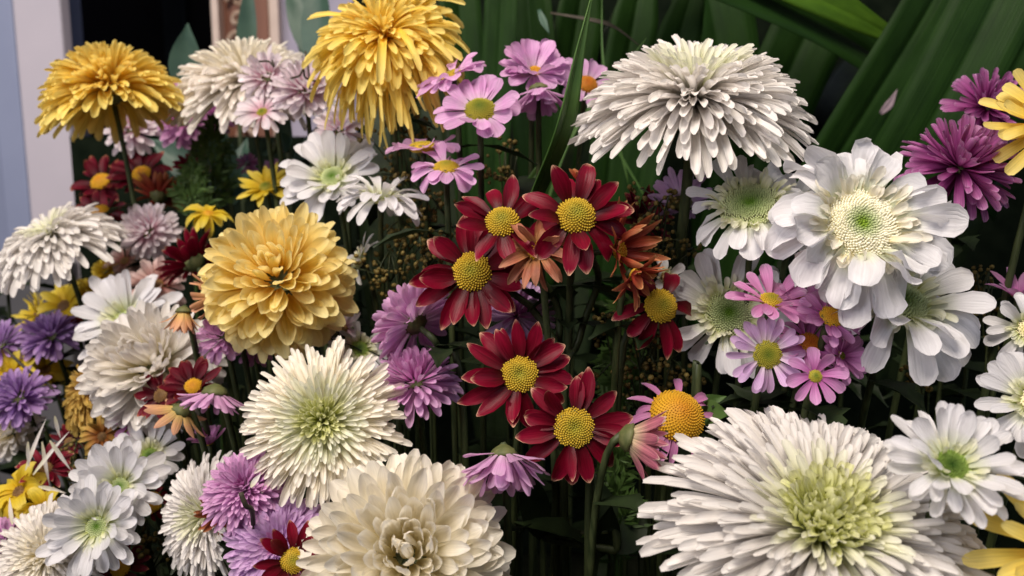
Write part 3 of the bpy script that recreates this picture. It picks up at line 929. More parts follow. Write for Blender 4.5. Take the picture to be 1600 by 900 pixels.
daisy('red_daisy', 'lowest full crimson daisy with flat yellow-green disc, before thin stems', 897, 668, 92, 0.36, (0.02, 0.12, 0.99), rows=(14, 4), wid=0.29,
      disc=D(.34, .13, 260, dip=.4), curl=12, open_=88, jit=.2, roll=.35, lat=.2, ruff=.2, via=(P(925, 730, .385), P(920, 800, .39)), foot=(P(925, 860, .40)[0], P(925, 860, .40)[1]))
daisy('striped_daisy', 'cream and crimson striped daisy seen from the side with green calyx', 980, 683, 78, 0.352, (0.92, -0.25, 0.05), mat='striped', rows=(13, 9), wid=0.24,
      disc=D(.2, .1, 50), calyx=.30, open_=38, curl=4, jit=.12, grav=.1)
daisy('pink_daisy', 'pink daisy with huge domed golden disc and few hanging petals', 1058, 650, 84, 0.40, (0.15, 0.55, 0.82), mat='bright_pink', rows=(18,), wid=0.17,
      disc=D(.52, .36, 420, 'disc_gold', .03, .018, 0), open_=104, curl=40, jit=.2, missing=.25, grav=.5)
daisy('pink_daisy', 'nodding lilac daisy with greyish receptacle above the cream chrysanthemum', 787, 708, 86, 0.362, (0.02, -0.85, 0.22), mat='pink', rows=(18, 14, 9), wid=0.26,
      disc=D(.2, .08, 40, 'disc_brown'), calyx=.26, open_=58, curl=-2, jit=.16, ruff=.2, shape='obov')

# ------------------------------------------------------------------ pink daisies and pompons of the middle
pk = dict(mat='pink', shape='obov', wid=0.40, roll=.32)
daisy('pink_daisy', 'pink daisy with greenish yellow disc facing out, foremost of the pink cluster below strap leaves', 750, 172, 68, 0.45, (0.0, 0.55, 0.84), rows=(14, 4),
      disc=D(.36, .18, 220, 'disc_olive'), curl=10, foot=(P(755, 420, .48)[0], P(755, 420, .48)[1]), **pk)
daisy('pink_daisy', 'pink daisy tipped aside next to the stringy yellow chrysanthemum', 705, 118, 60, 0.47, (-0.40, 0.80, 0.35), rows=(14, 6),
      disc=D(.30, .12, 120), curl=24, grav=.3, **pk)
daisy('pink_daisy', 'deep pink double daisy with small orange heart in the upper cluster', 836, 112, 64, 0.49, (0.15, 0.62, 0.72), rows=(15, 12, 8),
      disc=D(.18, .10, 60, 'disc_gold'), curl=14, ruff=.2, **pk)
daisy('pink_daisy', 'pink daisy hanging face down with dark dry calyx in the upper cluster', 842, 140, 52, 0.475, (0.05, -0.9, 0.2), rows=(15, 8),
      disc=D(.2, .1, 30, 'disc_brown'), calyx=.34, open_=48, curl=0, **pk)
daisy('pink_daisy', 'small pink daisy with orange disc half behind a grass blade', 918, 132, 48, 0.52, (0.2, 0.4, 0.85), rows=(13,),
      disc=D(.34, .18, 120, 'disc_orange'), **pk)
daisy('pink_daisy', 'pink daisy facing up with flat yellow disc, above its bent-petalled neighbour', 660, 230, 58, 0.48, (-0.05, 0.94, 0.26), rows=(13,),
      disc=D(.40, .16, 150), curl=22, grav=.2, **pk)
daisy('pink_daisy', 'pink daisy with bent hanging petals near the dry buds', 697, 262, 60, 0.455, (0.0, 0.80, 0.52), rows=(14, 5),
      disc=D(.34, .16, 150), curl=30, grav=.45, jit=.2, **pk)
daisy('pink_daisy', 'lilac daisy seen from behind on a straight stem under the white dome', 1066, 318, 56, 0.46, (0.0, 0.62, -0.62), mat='lilac', rows=(20, 14), wid=.2,
      disc=D(.2, .1, 30), calyx=.30, open_=62, curl=10, shape='obov', foot=(P(1076, 600, .47)[0], P(1076, 600, .47)[1]))
pompon('pink_pompon', 'lilac pompon turned showing its brownish back and stem', 650, 506, 76, 0.435, (-0.45, 0.35, -0.30), N_=130, dome=104, wid=.22, mats=('pink', 'pink'),
       inc=-30, shape='obov', calyx=.30, via=(P(690, 560, .44), P(725, 660, .44)), foot=(P(735, 760, .44)[0], P(735, 760, .44)[1]))
pompon('pink_pompon', 'lilac pompon just beneath the one showing its back', 650, 600, 74, 0.425, (-0.1, 0.82, 0.42), N_=140, dome=112, wid=.19, mats=('mauve', 'pink'),
       inc=-30, shape='obov', grav=.25)
pompon('pink_pompon', 'lilac quilled flower with magenta heart behind the crimson daisies', 806, 494, 66, 0.455, (0.0, 0.45, 0.85), N_=80, dome=92, wid=.13, mats=('mauve', 'lilac'),
       inc=-20, shape='quill', base=.12)
# pink cluster under the white anemone
daisy('pink_daisy', 'bright pink daisy with yellow disc leaning over the lilac one', 1205, 470, 66, 0.375, (0.02, 0.80, 0.55), mat='bright_pink', rows=(13, 9), wid=.30, shape='obov',
      disc=D(.28, .14, 150), curl=8)
daisy('pink_daisy', 'flat pale lilac daisy with green olive disc facing out', 1199, 554, 62, 0.365, (-0.04, 0.02, 1.0), mat='lilac', rows=(18, 8), wid=.24, shape='obov',
      disc=D(.36, .12, 240, 'disc_olive', dip=.4), curl=6, open_=84)
daisy('pink_daisy', 'mauve daisy with golden disc shaded beneath white petals', 1298, 495, 52, 0.362, (0.1, 0.5, 0.8), mat='mauve', rows=(12, 6), wid=.34, shape='obov',
      disc=D(.36, .16, 130, 'disc_gold'), curl=16)
daisy('pink_daisy', 'mauve daisy with orange disc between the lilac one and its neighbours', 1266, 537, 56, 0.374, (0.1, 0.55, 0.8), mat='mauve', rows=(14, 8), wid=.28, shape='obov',
      disc=D(.36, .16, 130, 'disc_orange'), curl=26, grav=.3)
daisy('pink_daisy', 'mauve daisy with few broad petals hanging lowest in its cluster', 1274, 588, 48, 0.355, (-0.05, 0.3, 0.9), mat='mauve', rows=(9,), wid=.42, shape='obov',
      disc=D(.22, .12, 60, 'disc_olive'), curl=16, grav=.4)
daisy('pink_daisy', 'crumpled mauve daisy at the shaded edge of its cluster', 1314, 556, 48, 0.364, (0.4, 0.2, 0.8), mat='mauve', rows=(14, 10, 8), wid=.26, shape='obov',
      disc=D(.15, .1, 30, 'disc_olive'), curl=14)
daisy('pink_daisy', 'mauve daisy behind the bright pink one', 1256, 474, 50, 0.378, (0.2, 0.6, 0.7), mat='mauve', rows=(14, 8), wid=.28, shape='obov',
      disc=D(.3, .14, 80, 'disc_gold'), curl=16)

# ------------------------------------------------------------------ white green-eyed heads of the right
wd = dict(mat='cool_white', shape='obov', inner='green_white')


def anemone_big(R):
    g = rings_daisy(R, (15, 14, 11), 0.40, 0.34, 'cool_white', 'obov', 90, 22, 0.34, 0.0, 0.35, 'cream')
    g[0]['grav'] = 0.75; g[1]['grav'] = 0.45; g[2]['grav'] = 0.2
    return g


flower('white_daisy', 'large white chrysanthemum with wide cream cushion and green eye', 1343, 352, 150, 0.355, (0.02, 0.30, 0.95), anemone_big,
       disc=(.42, .12, 800, .055, .013, 'disc_white_green', .5), calyx=.3, ruff=.45, roll=.55, lat=.3)
daisy('white_daisy', 'white daisy with green eye half covered by the cushioned one, long petals hanging', 1404, 474, 142, 0.375, (0.10, 0.72, 0.66), rows=(13, 11, 7), wid=.30,
      disc=D(.34, .10, 420, 'disc_green', .065, .015, .5), curl=26, open_=84, jit=.22, grav=.55, ruff=.22, roll=.35, **wd)
daisy('white_daisy', 'white daisy with large pale green centre and ragged brown-touched petals', 1172, 322, 104, 0.40, (-0.28, 0.66, 0.66), rows=(13, 9), wid=.28,
      disc=D(.46, .12, 620, 'disc_green', .065, .015, .5), curl=24, open_=80, jit=.25, grav=.4, ruff=.3, roll=.45, **wd)
daisy('white_daisy', 'cupped white flower with pale yellow heart between two green-eyed daisies', 1246, 338, 78, 0.41, (0.0, 0.45, 0.85), rows=(12, 10), wid=.36,
      disc=D(.36, .16, 160, 'disc_cream', .04, .022, .6), curl=24, open_=60, jit=.25, grav=.5, ruff=.3, roll=.4, **wd)
daisy('white_daisy', 'shaded white daisy with soft green centre behind the pink cluster', 1138, 488, 106, 0.425, (-0.12, 0.10, 0.98), rows=(13, 8), wid=.28,
      disc=D(.36, .12, 430, 'disc_green', .065, .015, .4), curl=12, open_=82, jit=.2, ruff=.2, **wd)
daisy('white_daisy', 'white daisy with deep green eye leaning over the huge quilled head', 1486, 728, 106, 0.292, (-0.06, 0.58, 0.80), rows=(15, 14, 11), wid=.24,
      disc=D(.26, .08, 300, 'disc_deep_green', .055, .013, .6), curl=4, open_=82, jit=.14, ruff=.14, **wd)
daisy('withered_daisy', 'tiny withered white flower beside the drooping crimson daisy', 1040, 436, 38, 0.42, (0.4, 0.3, 0.8), rows=(9,), wid=.36,
      disc=D(.3, .2, 40, 'disc_brown'), curl=40, jit=.4, ruff=.3, grav=.4, **wd)
daisy('white_daisy', 'white daisy with curved petals beyond the deep-green-eyed one', 1618, 628, 92, 0.335, (-0.35, 0.35, 0.86), rows=(14, 11), wid=.28,
      disc=D(.3, .1, 100, 'disc_cream'), curl=18, jit=.2, ruff=.2, **wd)
daisy('white_daisy', 'drooping white daisy under the mauve upright petals', 1606, 515, 62, 0.385, (-0.35, 0.2, 0.86), rows=(12, 8), wid=.3,
      disc=D(.3, .1, 80, 'disc_cream'), curl=22, jit=.3, ruff=.2, grav=.3, **wd)
daisy('pink_daisy', 'mauve flower with upright petals near dry buds at the dark side', 1592, 462, 52, 0.42, (-0.1, 0.9, 0.3), mat='mauve', rows=(10,), wid=.26,
      disc=D(.2, .1, 40, 'disc_brown'), open_=42, curl=0)
# magenta and yellow at the right
pompon('magenta_chrysanthemum', 'magenta pompon with pale-edged petals before the strap leaves', 1500, 262, 94, 0.42, (0.05, 0.62, 0.76), N_=120, dome=112, wid=.17,
       mats=('magenta', 'magenta'), inc=-34, shape='quill', base=.12, grav=.12)
pompon('magenta_chrysanthemum', 'magenta pompon behind yellow petals, farther back than its twin', 1543, 168, 68, 0.47, (0.0, 0.45, 0.85), N_=100, dome=104, wid=.17,
       mats=('magenta', 'magenta'), inc=-30, shape='quill', base=.12)
daisy('yellow_daisy', 'yellow flower of long narrow petals beside the magenta pompons', 1648, 195, 108, 0.39, (-0.25, 0.35, 0.9), mat='yellow', rows=(15, 13, 10), wid=.17, shape='quill',
      disc=D(.2, .1, 60, 'disc_gold'), curl=6, open_=86, jit=.2)
daisy('yellow_daisy', 'yellow flower of long petals beside the huge white quilled head', 1668, 862, 140, 0.285, (-0.2, 0.5, 0.85), mat='yellow', rows=(13, 11), wid=.21, shape='obov',
      disc=D(.2, .1, 60, 'disc_gold'), curl=4, open_=84, jit=.2)

# ------------------------------------------------------------------ white heads of the middle back
daisy('white_daisy', 'white daisy with pale green heart below the stringy yellow chrysanthemum', 520, 278, 84, 0.53, (-0.12, 0.50, 0.85), rows=(15, 13, 9), wid=.27,
      disc=D(.26, .1, 160, 'disc_green', .035, .02, .5), curl=10, jit=.18, **wd)
daisy('white_daisy', 'white daisy seen from the side with petals hanging near dry buds', 596, 312, 82, 0.49, (0.10, 0.92, 0.22), rows=(16, 13, 10), wid=.22,
      disc=D(.22, .1, 60, 'disc_green'), curl=28, open_=80, grav=.6, jit=.2, calyx=.2, **wd)
daisy('white_daisy', 'small white flower edge-on behind the yellow ball', 562, 408, 50, 0.50, (-0.75, 0.4, 0.3), rows=(12, 6), wid=.26,
      disc=D(.3, .12, 60, 'disc_green'), curl=20, jit=.25, **wd)
daisy('white_daisy', 'small shaded white flower beneath the yellow ball', 562, 545, 54, 0.47, (0.2, 0.5, 0.8), rows=(12,), wid=.24,
      disc=D(.28, .12, 70, 'disc_deep_green'), curl=36, jit=.3, grav=.6, missing=.2, **wd)
daisy('white_daisy', 'dim greyish flower behind the shaded white one beneath the yellow ball', 538, 512, 40, 0.53, (-0.3, -0.2, 0.8), mat='pale_pink', rows=(14, 9), wid=.2,
      disc=D(.2, .1, 30, 'disc_brown'), curl=10)

# ------------------------------------------------------------------ pale pink group at the back
pp = dict(mats=('pale_pink', 'pale_pink'), inc=-20, shape='obov', wid=.24)
pompon('pale_pink_flower', 'pale pink flower with rosy heart before the wide ivory chrysanthemum', 418, 122, 48, 0.585, (-0.15, 0.35, 0.9), N_=60, dome=96, **pp)
pompon('pale_pink_flower', 'blush flower under a dark twig beside the stringy yellow chrysanthemum', 478, 142, 58, 0.575, (0.10, 0.55, 0.7), N_=108, dome=104, **pp)
daisy('pale_pink_flower', 'pale pink flower with small green eye and drooping petals', 410, 176, 46, 0.57, (-0.1, 0.5, 0.8), mat='pale_pink', rows=(15, 12), wid=.24, shape='obov',
      disc=D(.2, .1, 60, 'disc_olive'), curl=24, grav=.4)
pompon('pale_pink_flower', 'pale lilac flower above the white daisy with pale green heart', 530, 206, 46, 0.56, (-0.1, 0.4, 0.85), N_=55, dome=96, **pp)
pompon('pale_pink_flower', 'pale pink blurred flower behind the hanging petals of the yellow dome', 206, 204, 46, 0.70, (0, 0.5, 0.8), N_=81, dome=110, **pp)
pompon('purple_flower', 'upper purple flower between the yellow dome and the ivory chrysanthemum', 290, 166, 48, 0.72, (0.0, 0.6, 0.8), N_=81, dome=110, mats=('mauve', 'mauve'), inc=-30, shape='obov', wid=.24)
pompon('purple_flower', 'lower purple flower under the ivory chrysanthemum, above a broad blue-green leaf', 288, 194, 46, 0.70, (0.0, 0.4, 0.9), N_=81, dome=104, mats=('mauve', 'pink'), inc=-30, shape='obov', wid=.24)
pompon('purple_flower', 'mauve flower half under hanging ivory petals', 335, 185, 34, 0.71, (0.2, 0.4, 0.9), N_=60, dome=104, mats=('mauve', 'mauve'), inc=-30, shape='obov', wid=.24)
pompon('purple_flower', 'tiny mauve flower above the small yellow daisy', 388, 256, 20, 0.68, (0, 0.5, 0.8), N_=45, dome=104, mats=('violet', 'mauve'), inc=-30, shape='obov', wid=.26, leaves=1)
pompon('purple_flower', 'tiny rose flower just behind the small yellow daisy', 428, 262, 18, 0.68, (0, 0.5, 0.8), N_=45, dome=104, mats=('mauve', 'pink'), inc=-30, shape='obov', wid=.26, leaves=1)
daisy('yellow_daisy', 'small yellow daisy with olive heart above the yellow ball', 415, 292, 45, 0.60, (-0.05, 0.65, 0.75), mat='lemon', rows=(13, 11), wid=.26,
      disc=D(.24, .12, 80, 'disc_olive'), curl=6, jit=.16)
daisy('yellow_daisy', 'small drooping yellow flower behind the yellow ball', 326, 334, 42, 0.58, (0.2, 0.7, 0.5), mat='lemon', rows=(9, 6), wid=.34,
      disc=D(.2, .1, 40, 'disc_gold'), curl=50, grav=.8, jit=.3)
daisy('withered_daisy', 'withered salmon and yellow petals poking out beside the yellow ball', 338, 462, 52, 0.47, (-0.85, -0.1, 0.3), mat='peach', rows=(11, 8), wid=.14, shape='quill',
      disc=D(.2, .1, 30, 'disc_brown'), curl=0, open_=48, jit=.3)

# ------------------------------------------------------------------ left group
daisy('red_daisy', 'maroon daisy under the tip of the hanging yellow petals', 158, 284, 50, 0.70, (-0.1, 0.5, 0.85), mat='dark_red', rows=(13, 6), wid=.32, disc=D(.32, .2, 110, 'disc_gold'), curl=14, jit=.2)
daisy('red_daisy', 'red daisy with amber disc next to the stem of the yellow dome', 222, 272, 50, 0.69, (0.05, 0.5, 0.85), mat='dark_red', rows=(13, 6), wid=.32, disc=D(.30, .18, 110, 'disc_gold'), curl=14, jit=.2)
daisy('red_daisy', 'orange-tipped red flower seen from behind above the pale pink pompon', 248, 308, 46, 0.66, (0.0, 0.75, -0.5), mat='bronze_red', rows=(18, 14), wid=.2, disc=D(.2, .1, 30), calyx=.3, curl=6, open_=66)
daisy('red_daisy', 'maroon daisy with round amber disc beside the pale pink pompon', 158, 334, 46, 0.655, (-0.1, 0.3, 0.95), mat='dark_red', rows=(12, 5), wid=.32, disc=D(.34, .24, 120, 'disc_gold'), curl=20, jit=.25, missing=.15)
daisy('red_daisy', 'dull maroon flower behind the red daisy with amber disc', 300, 262, 30, 0.73, (0.2, 0.4, 0.7), mat='dark_red', rows=(11,), wid=.32, disc=D(.2, .1, 40, 'disc_brown'), jit=.3)
pompon('pale_pink_flower', 'pale pink pompon between the red daisies and the drooping white head', 232, 362, 50, 0.62, (-0.05, 0.3, 0.95), N_=108, dome=108, mats=('pale_pink', 'pale_pink'), inc=-36, shape='obov', wid=.24)
daisy('red_daisy', 'red daisy turned away showing striped petal backs beside the yellow ball', 305, 412, 60, 0.57, (-0.45, 0.45, -0.15), mat='red', rows=(15, 10), wid=.24, disc=D(.2, .1, 30), calyx=.3, open_=62, curl=8, jit=.18)
daisy('withered_daisy', 'dusty pink withered flower with brown heart above the white pompon', 246, 446, 52, 0.59, (0.0, 0.5, 0.8), mat='dusty_pink', rows=(16, 14, 9), wid=.22, shape='obov', disc=D(.22, .12, 60, 'disc_brown'), curl=26, grav=.3, jit=.25)
daisy('withered_daisy', 'dusty pink flower in shade behind the drooping white head', 195, 408, 34, 0.66, (0, .5, .8), mat='dusty_pink', rows=(13, 9), wid=.26, shape='obov', disc=D(.22, .12, 40, 'disc_brown'), curl=26, grav=.3, jit=.25)
daisy('white_daisy', 'white daisy with yellow-green eye half behind the white pompon', 196, 500, 88, 0.56, (-0.22, 0.55, 0.8), rows=(15, 13, 9), wid=.27, disc=D(.2, .08, 90, 'disc_green'), curl=6, jit=.16, **wd)
daisy('withered_daisy', 'small salmon red bud hanging over the white pompon', 287, 486, 42, 0.455, (-0.05, -0.95, 0.15), mat='peach', rows=(12, 8), wid=.3, disc=D(.2, .1, 20), calyx=.30, open_=26, curl=8)
pompon('pink_pompon', 'magenta pink pompon between the white pompon and the yellow ball', 348, 526, 44, 0.475, (-0.1, 0.6, 0.7), N_=94, dome=112, wid=.25, mats=('pink', 'pink'), inc=-40, shape='obov')
pompon('pink_pompon', 'purple flower in shade below the yellow ball', 396, 542, 34, 0.50, (0.1, 0.5, 0.7), N_=67, dome=108, wid=.25, mats=('violet', 'mauve'), inc=-30, shape='obov')
pompon('yellow_pompon', 'little yellow pompon right under the hanging white petals', 165, 424, 24, 0.66, (0.05, 0.4, 0.8), N_=60, dome=130, wid=.34, mats=('lemon', 'lemon'), inc=-40, leaves=1)
pompon('yellow_pompon', 'yellow pompon beside the stem of the drooping white head', 142, 462, 34, 0.65, (0.15, 0.4, 0.8), N_=74, dome=120, wid=.32, mats=('lemon', 'lemon'), inc=-30, leaves=1)
daisy('yellow_daisy', 'ragged yellow flower with brown heart behind the stem of the drooping white head', 100, 478, 46, 0.64, (-0.1, 0.4, 0.85), mat='lemon', rows=(11, 8), wid=.32, disc=D(.24, .1, 40, 'disc_brown'), curl=26, grav=.4, jit=.3)
daisy('yellow_daisy', 'pale lemon flower at the edge of the grey panel', 58, 492, 40, 0.65, (-0.5, 0.35, 0.6), mat='lemon', rows=(16, 12), wid=.16, disc=D(.24, .1, 40, 'disc_brown'), curl=0, open_=62, jit=.2)
daisy('red_daisy', 'dull brick flower between the yellow pompon and the white daisy', 128, 506, 28, 0.62, (0.3, 0.3, 0.8), mat='bronze_red', rows=(11, 7), wid=.3, disc=D(.2, .1, 30, 'disc_brown'), curl=20, jit=.3)
vp = dict(mats=('violet', 'violet'), inc=-22, shape='obov', wid=.2)
pompon('purple_flower', 'violet flower below the lemon and yellow ones', 80, 528, 50, 0.60, (-0.05, 0.75, 0.6), N_=101, dome=104, grav=.15, **vp)
pompon('purple_flower', 'violet flower between a violet neighbour and a broad-petalled yellow one', 2, 540, 44, 0.60, (-0.2, 0.6, 0.7), N_=81, dome=104, grav=.15, **vp)
pompon('purple_flower', 'violet flower with dark heart above the pale cream ball', 30, 622, 52, 0.545, (-0.05, 0.55, 0.8), N_=114, dome=104, **vp)
daisy('yellow_daisy', 'yellow flower with broad petals above the violet one with dark heart', 18, 584, 42, 0.59, (-0.1, 0.4, 0.85), mat='lemon', rows=(9, 6), wid=.38, disc=D(.22, .12, 40, 'disc_brown'), curl=30, grav=.4, jit=.3)
daisy('yellow_daisy', 'dim yellow flower crossed by a dark twig', 72, 578, 38, 0.63, (0.1, 0.3, 0.85), mat='lemon', rows=(10, 7), wid=.34, disc=D(.22, .12, 40, 'disc_brown'), curl=30, grav=.4, jit=.3)
pompon('cream_chrysanthemum', 'pale cream ball below the violet flower with dark heart', 18, 674, 48, 0.56, (-0.1, 0.4, 0.85), N_=108, dome=124, wid=.28, mats=('cream', 'ivory'), inc=-50)
spider('bronze_chrysanthemum', 'bronze and yellow withered chrysanthemum with petals swept downward', 140, 612, 74, 0.53, (-0.55, 0.30, 0.55), N_=210, H=.4, under=.2, wid=.12, mats=('bronze',) * 3, curl=36, grav=.85, lat=.3, roll=.5)
daisy('yellow_daisy', 'withered yellow-brown flower beneath the bronze chrysanthemum', 160, 682, 40, 0.51, (0.1, 0.2, 0.9), mat='bronze', rows=(12, 8), wid=.22, disc=D(.2, .1, 30, 'disc_brown'), curl=24, grav=.5, jit=.4)
daisy('red_daisy', 'dark red daisy tucked against the white pompon', 252, 618, 44, 0.465, (-0.25, 0.35, 0.85), mat='dark_red', rows=(12, 6), wid=.32, disc=D(.3, .16, 80, 'disc_brown'), curl=18, jit=.25)
daisy('red_daisy', 'dark red daisy partly behind the nodding pink one', 302, 604, 50, 0.455, (0.02, 0.45, 0.85), mat='dark_red', rows=(13, 6), wid=.32, disc=D(.28, .16, 110, 'disc_gold'), curl=10, jit=.2)
daisy('pink_daisy', 'nodding pink daisy with green calyx in front of the dark red one', 336, 612, 58, 0.435, (-0.08, -0.85, 0.15), mat='pink', rows=(20, 12), wid=.2, disc=D(.2, .1, 20, 'disc_brown'), calyx=.36, open_=62, curl=2, jit=.1, shape='obov')
daisy('peach_daisy', 'peach daisy seen from behind hanging under the dark red ones', 285, 640, 58, 0.445, (-0.45, -0.62, -0.10), mat='peach', rows=(11,), wid=.25, disc=D(.2, .1, 20), calyx=.28, open_=58, curl=6, missing=.2)
daisy('pink_daisy', 'small purple-pink flower between the bronze chrysanthemum and the peach daisy', 208, 660, 36, 0.49, (0.1, 0.3, 0.85), mat='mauve', rows=(9,), wid=.34, disc=D(.2, .1, 30), curl=20, grav=.3, shape='obov')
daisy('pink_daisy', 'small violet flower closing behind the tilted white quilled head', 326, 692, 34, 0.47, (0.0, 0.8, 0.3), mat='mauve', rows=(10, 6), wid=.36, disc=D(.2, .1, 30), open_=40, curl=10, shape='obov')
daisy('withered_daisy', 'withered crimson flower strewn with loose white petals', 72, 732, 44, 0.50, (0.1, 0.55, 0.8), mat='red', rows=(14, 8), wid=.24, disc=D(.24, .12, 50, 'disc_brown'), curl=22, jit=.3, grav=.2)
daisy('red_daisy', 'dark maroon scrap of a flower near the loose white petals', 108, 690, 30, 0.53, (0.1, 0.4, 0.8), mat='dark_red', rows=(11,), wid=.32, disc=D(.24, .12, 40, 'disc_brown'), curl=22, jit=.3)
daisy('yellow_daisy', 'limp mustard flower with broad petals beside the loose white petals', 30, 768, 52, 0.49, (-0.1, 0.6, 0.7), mat='lemon', rows=(9, 8), wid=.5, roll=.8, lat=.4, ruff=.5, disc=D(.2, .1, 30, 'disc_brown'), curl=50, grav=.7, jit=.5)
daisy('yellow_daisy', 'mustard flower curled over the cream white chrysanthemum', 66, 794, 40, 0.475, (0.3, 0.6, 0.6), mat='lemon', rows=(8, 6), wid=.5, roll=.8, lat=.4, ruff=.5, disc=D(.2, .1, 30, 'disc_brown'), curl=50, grav=.6, jit=.5)
daisy('white_daisy', 'upper of two overlapping white daisies with green eyes by a small yellow disc', 188, 760, 78, 0.45, (0.12, 0.30, 0.94), rows=(17, 15, 11), wid=.26, disc=D(.22, .06, 150, 'disc_green', .035, .02, .6), curl=4, open_=76, **wd)
daisy('white_daisy', 'lower of two overlapping white daisies with green eyes, next to the cream white head', 152, 822, 80, 0.43, (0.10, 0.22, 0.96), rows=(17, 15, 11), wid=.26, disc=D(.24, .06, 170, 'disc_green', .035, .02, .6), curl=6, open_=76, **wd)
daisy('white_daisy', 'shaded white daisy with dark green eye behind the overlapping pair', 234, 712, 56, 0.475, (0.10, 0.40, 0.92), rows=(14, 11), wid=.27, disc=D(.26, .08, 110, 'disc_deep_green', .035, .02, .6), curl=10, **wd)
daisy('red_daisy', 'small maroon flower with round amber disc between white heads', 236, 785, 34, 0.455, (0.1, 0.3, 0.9), mat='dark_red', rows=(9,), wid=.3, disc=D(.50, .4, 120, 'disc_gold', .03, .03, 0), curl=50, grav=.6, open_=104, leaves=3)
daisy('red_daisy', 'maroon flower in deep shade under the overlapping white daisies', 188, 886, 44, 0.45, (0.1, 0.4, 0.9), mat='dark_red', rows=(12,), wid=.3, disc=D(.36, .2, 80, 'disc_gold'), curl=14)
pompon('pink_pompon', 'small pink pompon beside the cream white head with pale yellow heart', 8, 848, 44, 0.47, (0, 0.5, 0.85), N_=81, dome=108, wid=.24, mats=('pink', 'pink'), inc=-30, shape='obov')
spider('pink_pompon', 'pink pompon with dark red heart over the tilted white quilled head', 384, 764, 70, 0.395, (-0.02, 0.62, 0.78), N_=330, H=.62, under=.25, wid=.12, mats=('magenta', 'pink', 'pink'), curl=10, shape='obov', split=(.03, .3), hollow=.1)
daisy('withered_daisy', 'rust red flower squeezed under the pink pompon with dark red heart', 352, 800, 50, 0.412, (-0.1, -0.5, 0.8), mat='bronze_red', rows=(14, 8), wid=.28, disc=D(.2, .1, 30, 'disc_brown'), curl=10, open_=70, jit=.2)
spider('pink_pompon', 'lilac pompon behind a red daisy beside the cream chrysanthemum', 436, 852, 82, 0.385, (-0.05, 0.42, 0.90), N_=330, H=.42, under=0, wid=.13, mats=('mauve', 'lilac', 'lilac'), curl=14, shape='obov', split=(.06, .3))
daisy('red_daisy', 'dark red daisy in front of the lilac pompon beside the cream chrysanthemum', 458, 876, 62, 0.352, (0.40, 0.30, 0.85), rows=(13, 4), wid=.30, disc=D(.32, .16, 150), curl=-6, open_=74, jit=.14)


# ------------------------------------------------------------------ long strap leaves behind
def strap_leaf(name, label, pts, width, mat='strap', normal=(0, 0, 1), fold=0.22, taper_tip=0.6, group=None, rows=26, foot=True, thick=0.0006):
    """a long leaf along points in space, folded along its midrib; runs down into the ground"""
    pts = [np.asarray(p, float) for p in pts]
    path = spline(pts, max(3, rows // (len(pts) - 1)))
    m = len(path)
    cs = (-1, -0.66, -0.33, -0.06, 0, 0.06, 0.33, 0.66, 1)
    nc = len(cs)
    verts, faces, uv = [], [], []
    for i, p in enumerate(path):
        s = i / (m - 1)
        d = unit(path[min(i + 1, m - 1)] - path[max(i - 1, 0)])
        nn = np.asarray(normal, float)
        nn = unit(nn - d * np.dot(nn, d))
        side = np.cross(d, nn)
        w = width / 2 * min(1.0, 0.45 + 1.6 * s) * (1 - max(0, s - taper_tip) / (1 - taper_tip) * 0.96)
        for c in cs:
            off = fold * w * abs(c) ** 1.2 + 0.03 * w * math.sin(6 * s + 4 * c) - (0.05 * w if c == 0 else 0)
            verts.append(p + side * (c * w) + nn * off); uv.append(((c + 1) / 2, s))
    for i in range(m - 1):
        for j in range(nc - 1):
            faces.append((i * nc + j, i * nc + j + 1, (i + 1) * nc + j + 1, (i + 1) * nc + j))
    base = path[0]
    o = mesh_obj(name, verts, faces, M[mat], origin=base, uv=uv)
    so = o.modifiers.new('thickness', 'SOLIDIFY'); so.thickness = thick
    tag(o, label, 'leaf', group)
    return o


T = -FWD
wide = 'wide strap leaves crossing behind the flowers'
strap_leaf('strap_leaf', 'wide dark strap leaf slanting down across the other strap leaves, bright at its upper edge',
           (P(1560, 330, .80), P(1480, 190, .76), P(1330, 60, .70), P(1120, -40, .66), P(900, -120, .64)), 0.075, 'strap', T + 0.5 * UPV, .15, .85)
strap_leaf('strap_leaf', 'yellow-green strap leaf with light put into its colour, above the crossing leaves',
           (P(1400, 60, .70), P(1330, 22, .675), P(1250, -14, .655), P(1100, -80, .645)), 0.030, 'lit_strap', T + 0.1 * UPV, .1, .85)
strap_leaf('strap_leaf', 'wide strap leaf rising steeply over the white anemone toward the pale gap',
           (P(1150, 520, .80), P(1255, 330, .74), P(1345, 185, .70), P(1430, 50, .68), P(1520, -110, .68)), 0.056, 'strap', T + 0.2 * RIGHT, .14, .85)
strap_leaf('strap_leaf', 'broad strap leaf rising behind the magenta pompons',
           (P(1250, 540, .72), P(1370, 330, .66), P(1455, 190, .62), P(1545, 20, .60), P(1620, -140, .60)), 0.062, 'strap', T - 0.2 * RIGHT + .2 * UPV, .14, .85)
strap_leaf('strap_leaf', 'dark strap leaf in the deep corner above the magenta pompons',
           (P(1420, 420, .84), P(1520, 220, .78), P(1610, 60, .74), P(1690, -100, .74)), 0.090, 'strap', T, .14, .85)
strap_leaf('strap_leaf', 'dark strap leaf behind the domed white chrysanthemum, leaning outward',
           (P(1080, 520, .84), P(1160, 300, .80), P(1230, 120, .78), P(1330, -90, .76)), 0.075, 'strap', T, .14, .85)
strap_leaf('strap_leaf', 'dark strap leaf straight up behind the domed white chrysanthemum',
           (P(1110, 480, .9), P(1130, 260, .86), P(1120, 60, .84), P(1080, -120, .84)), 0.085, 'strap', T, .14, .85)
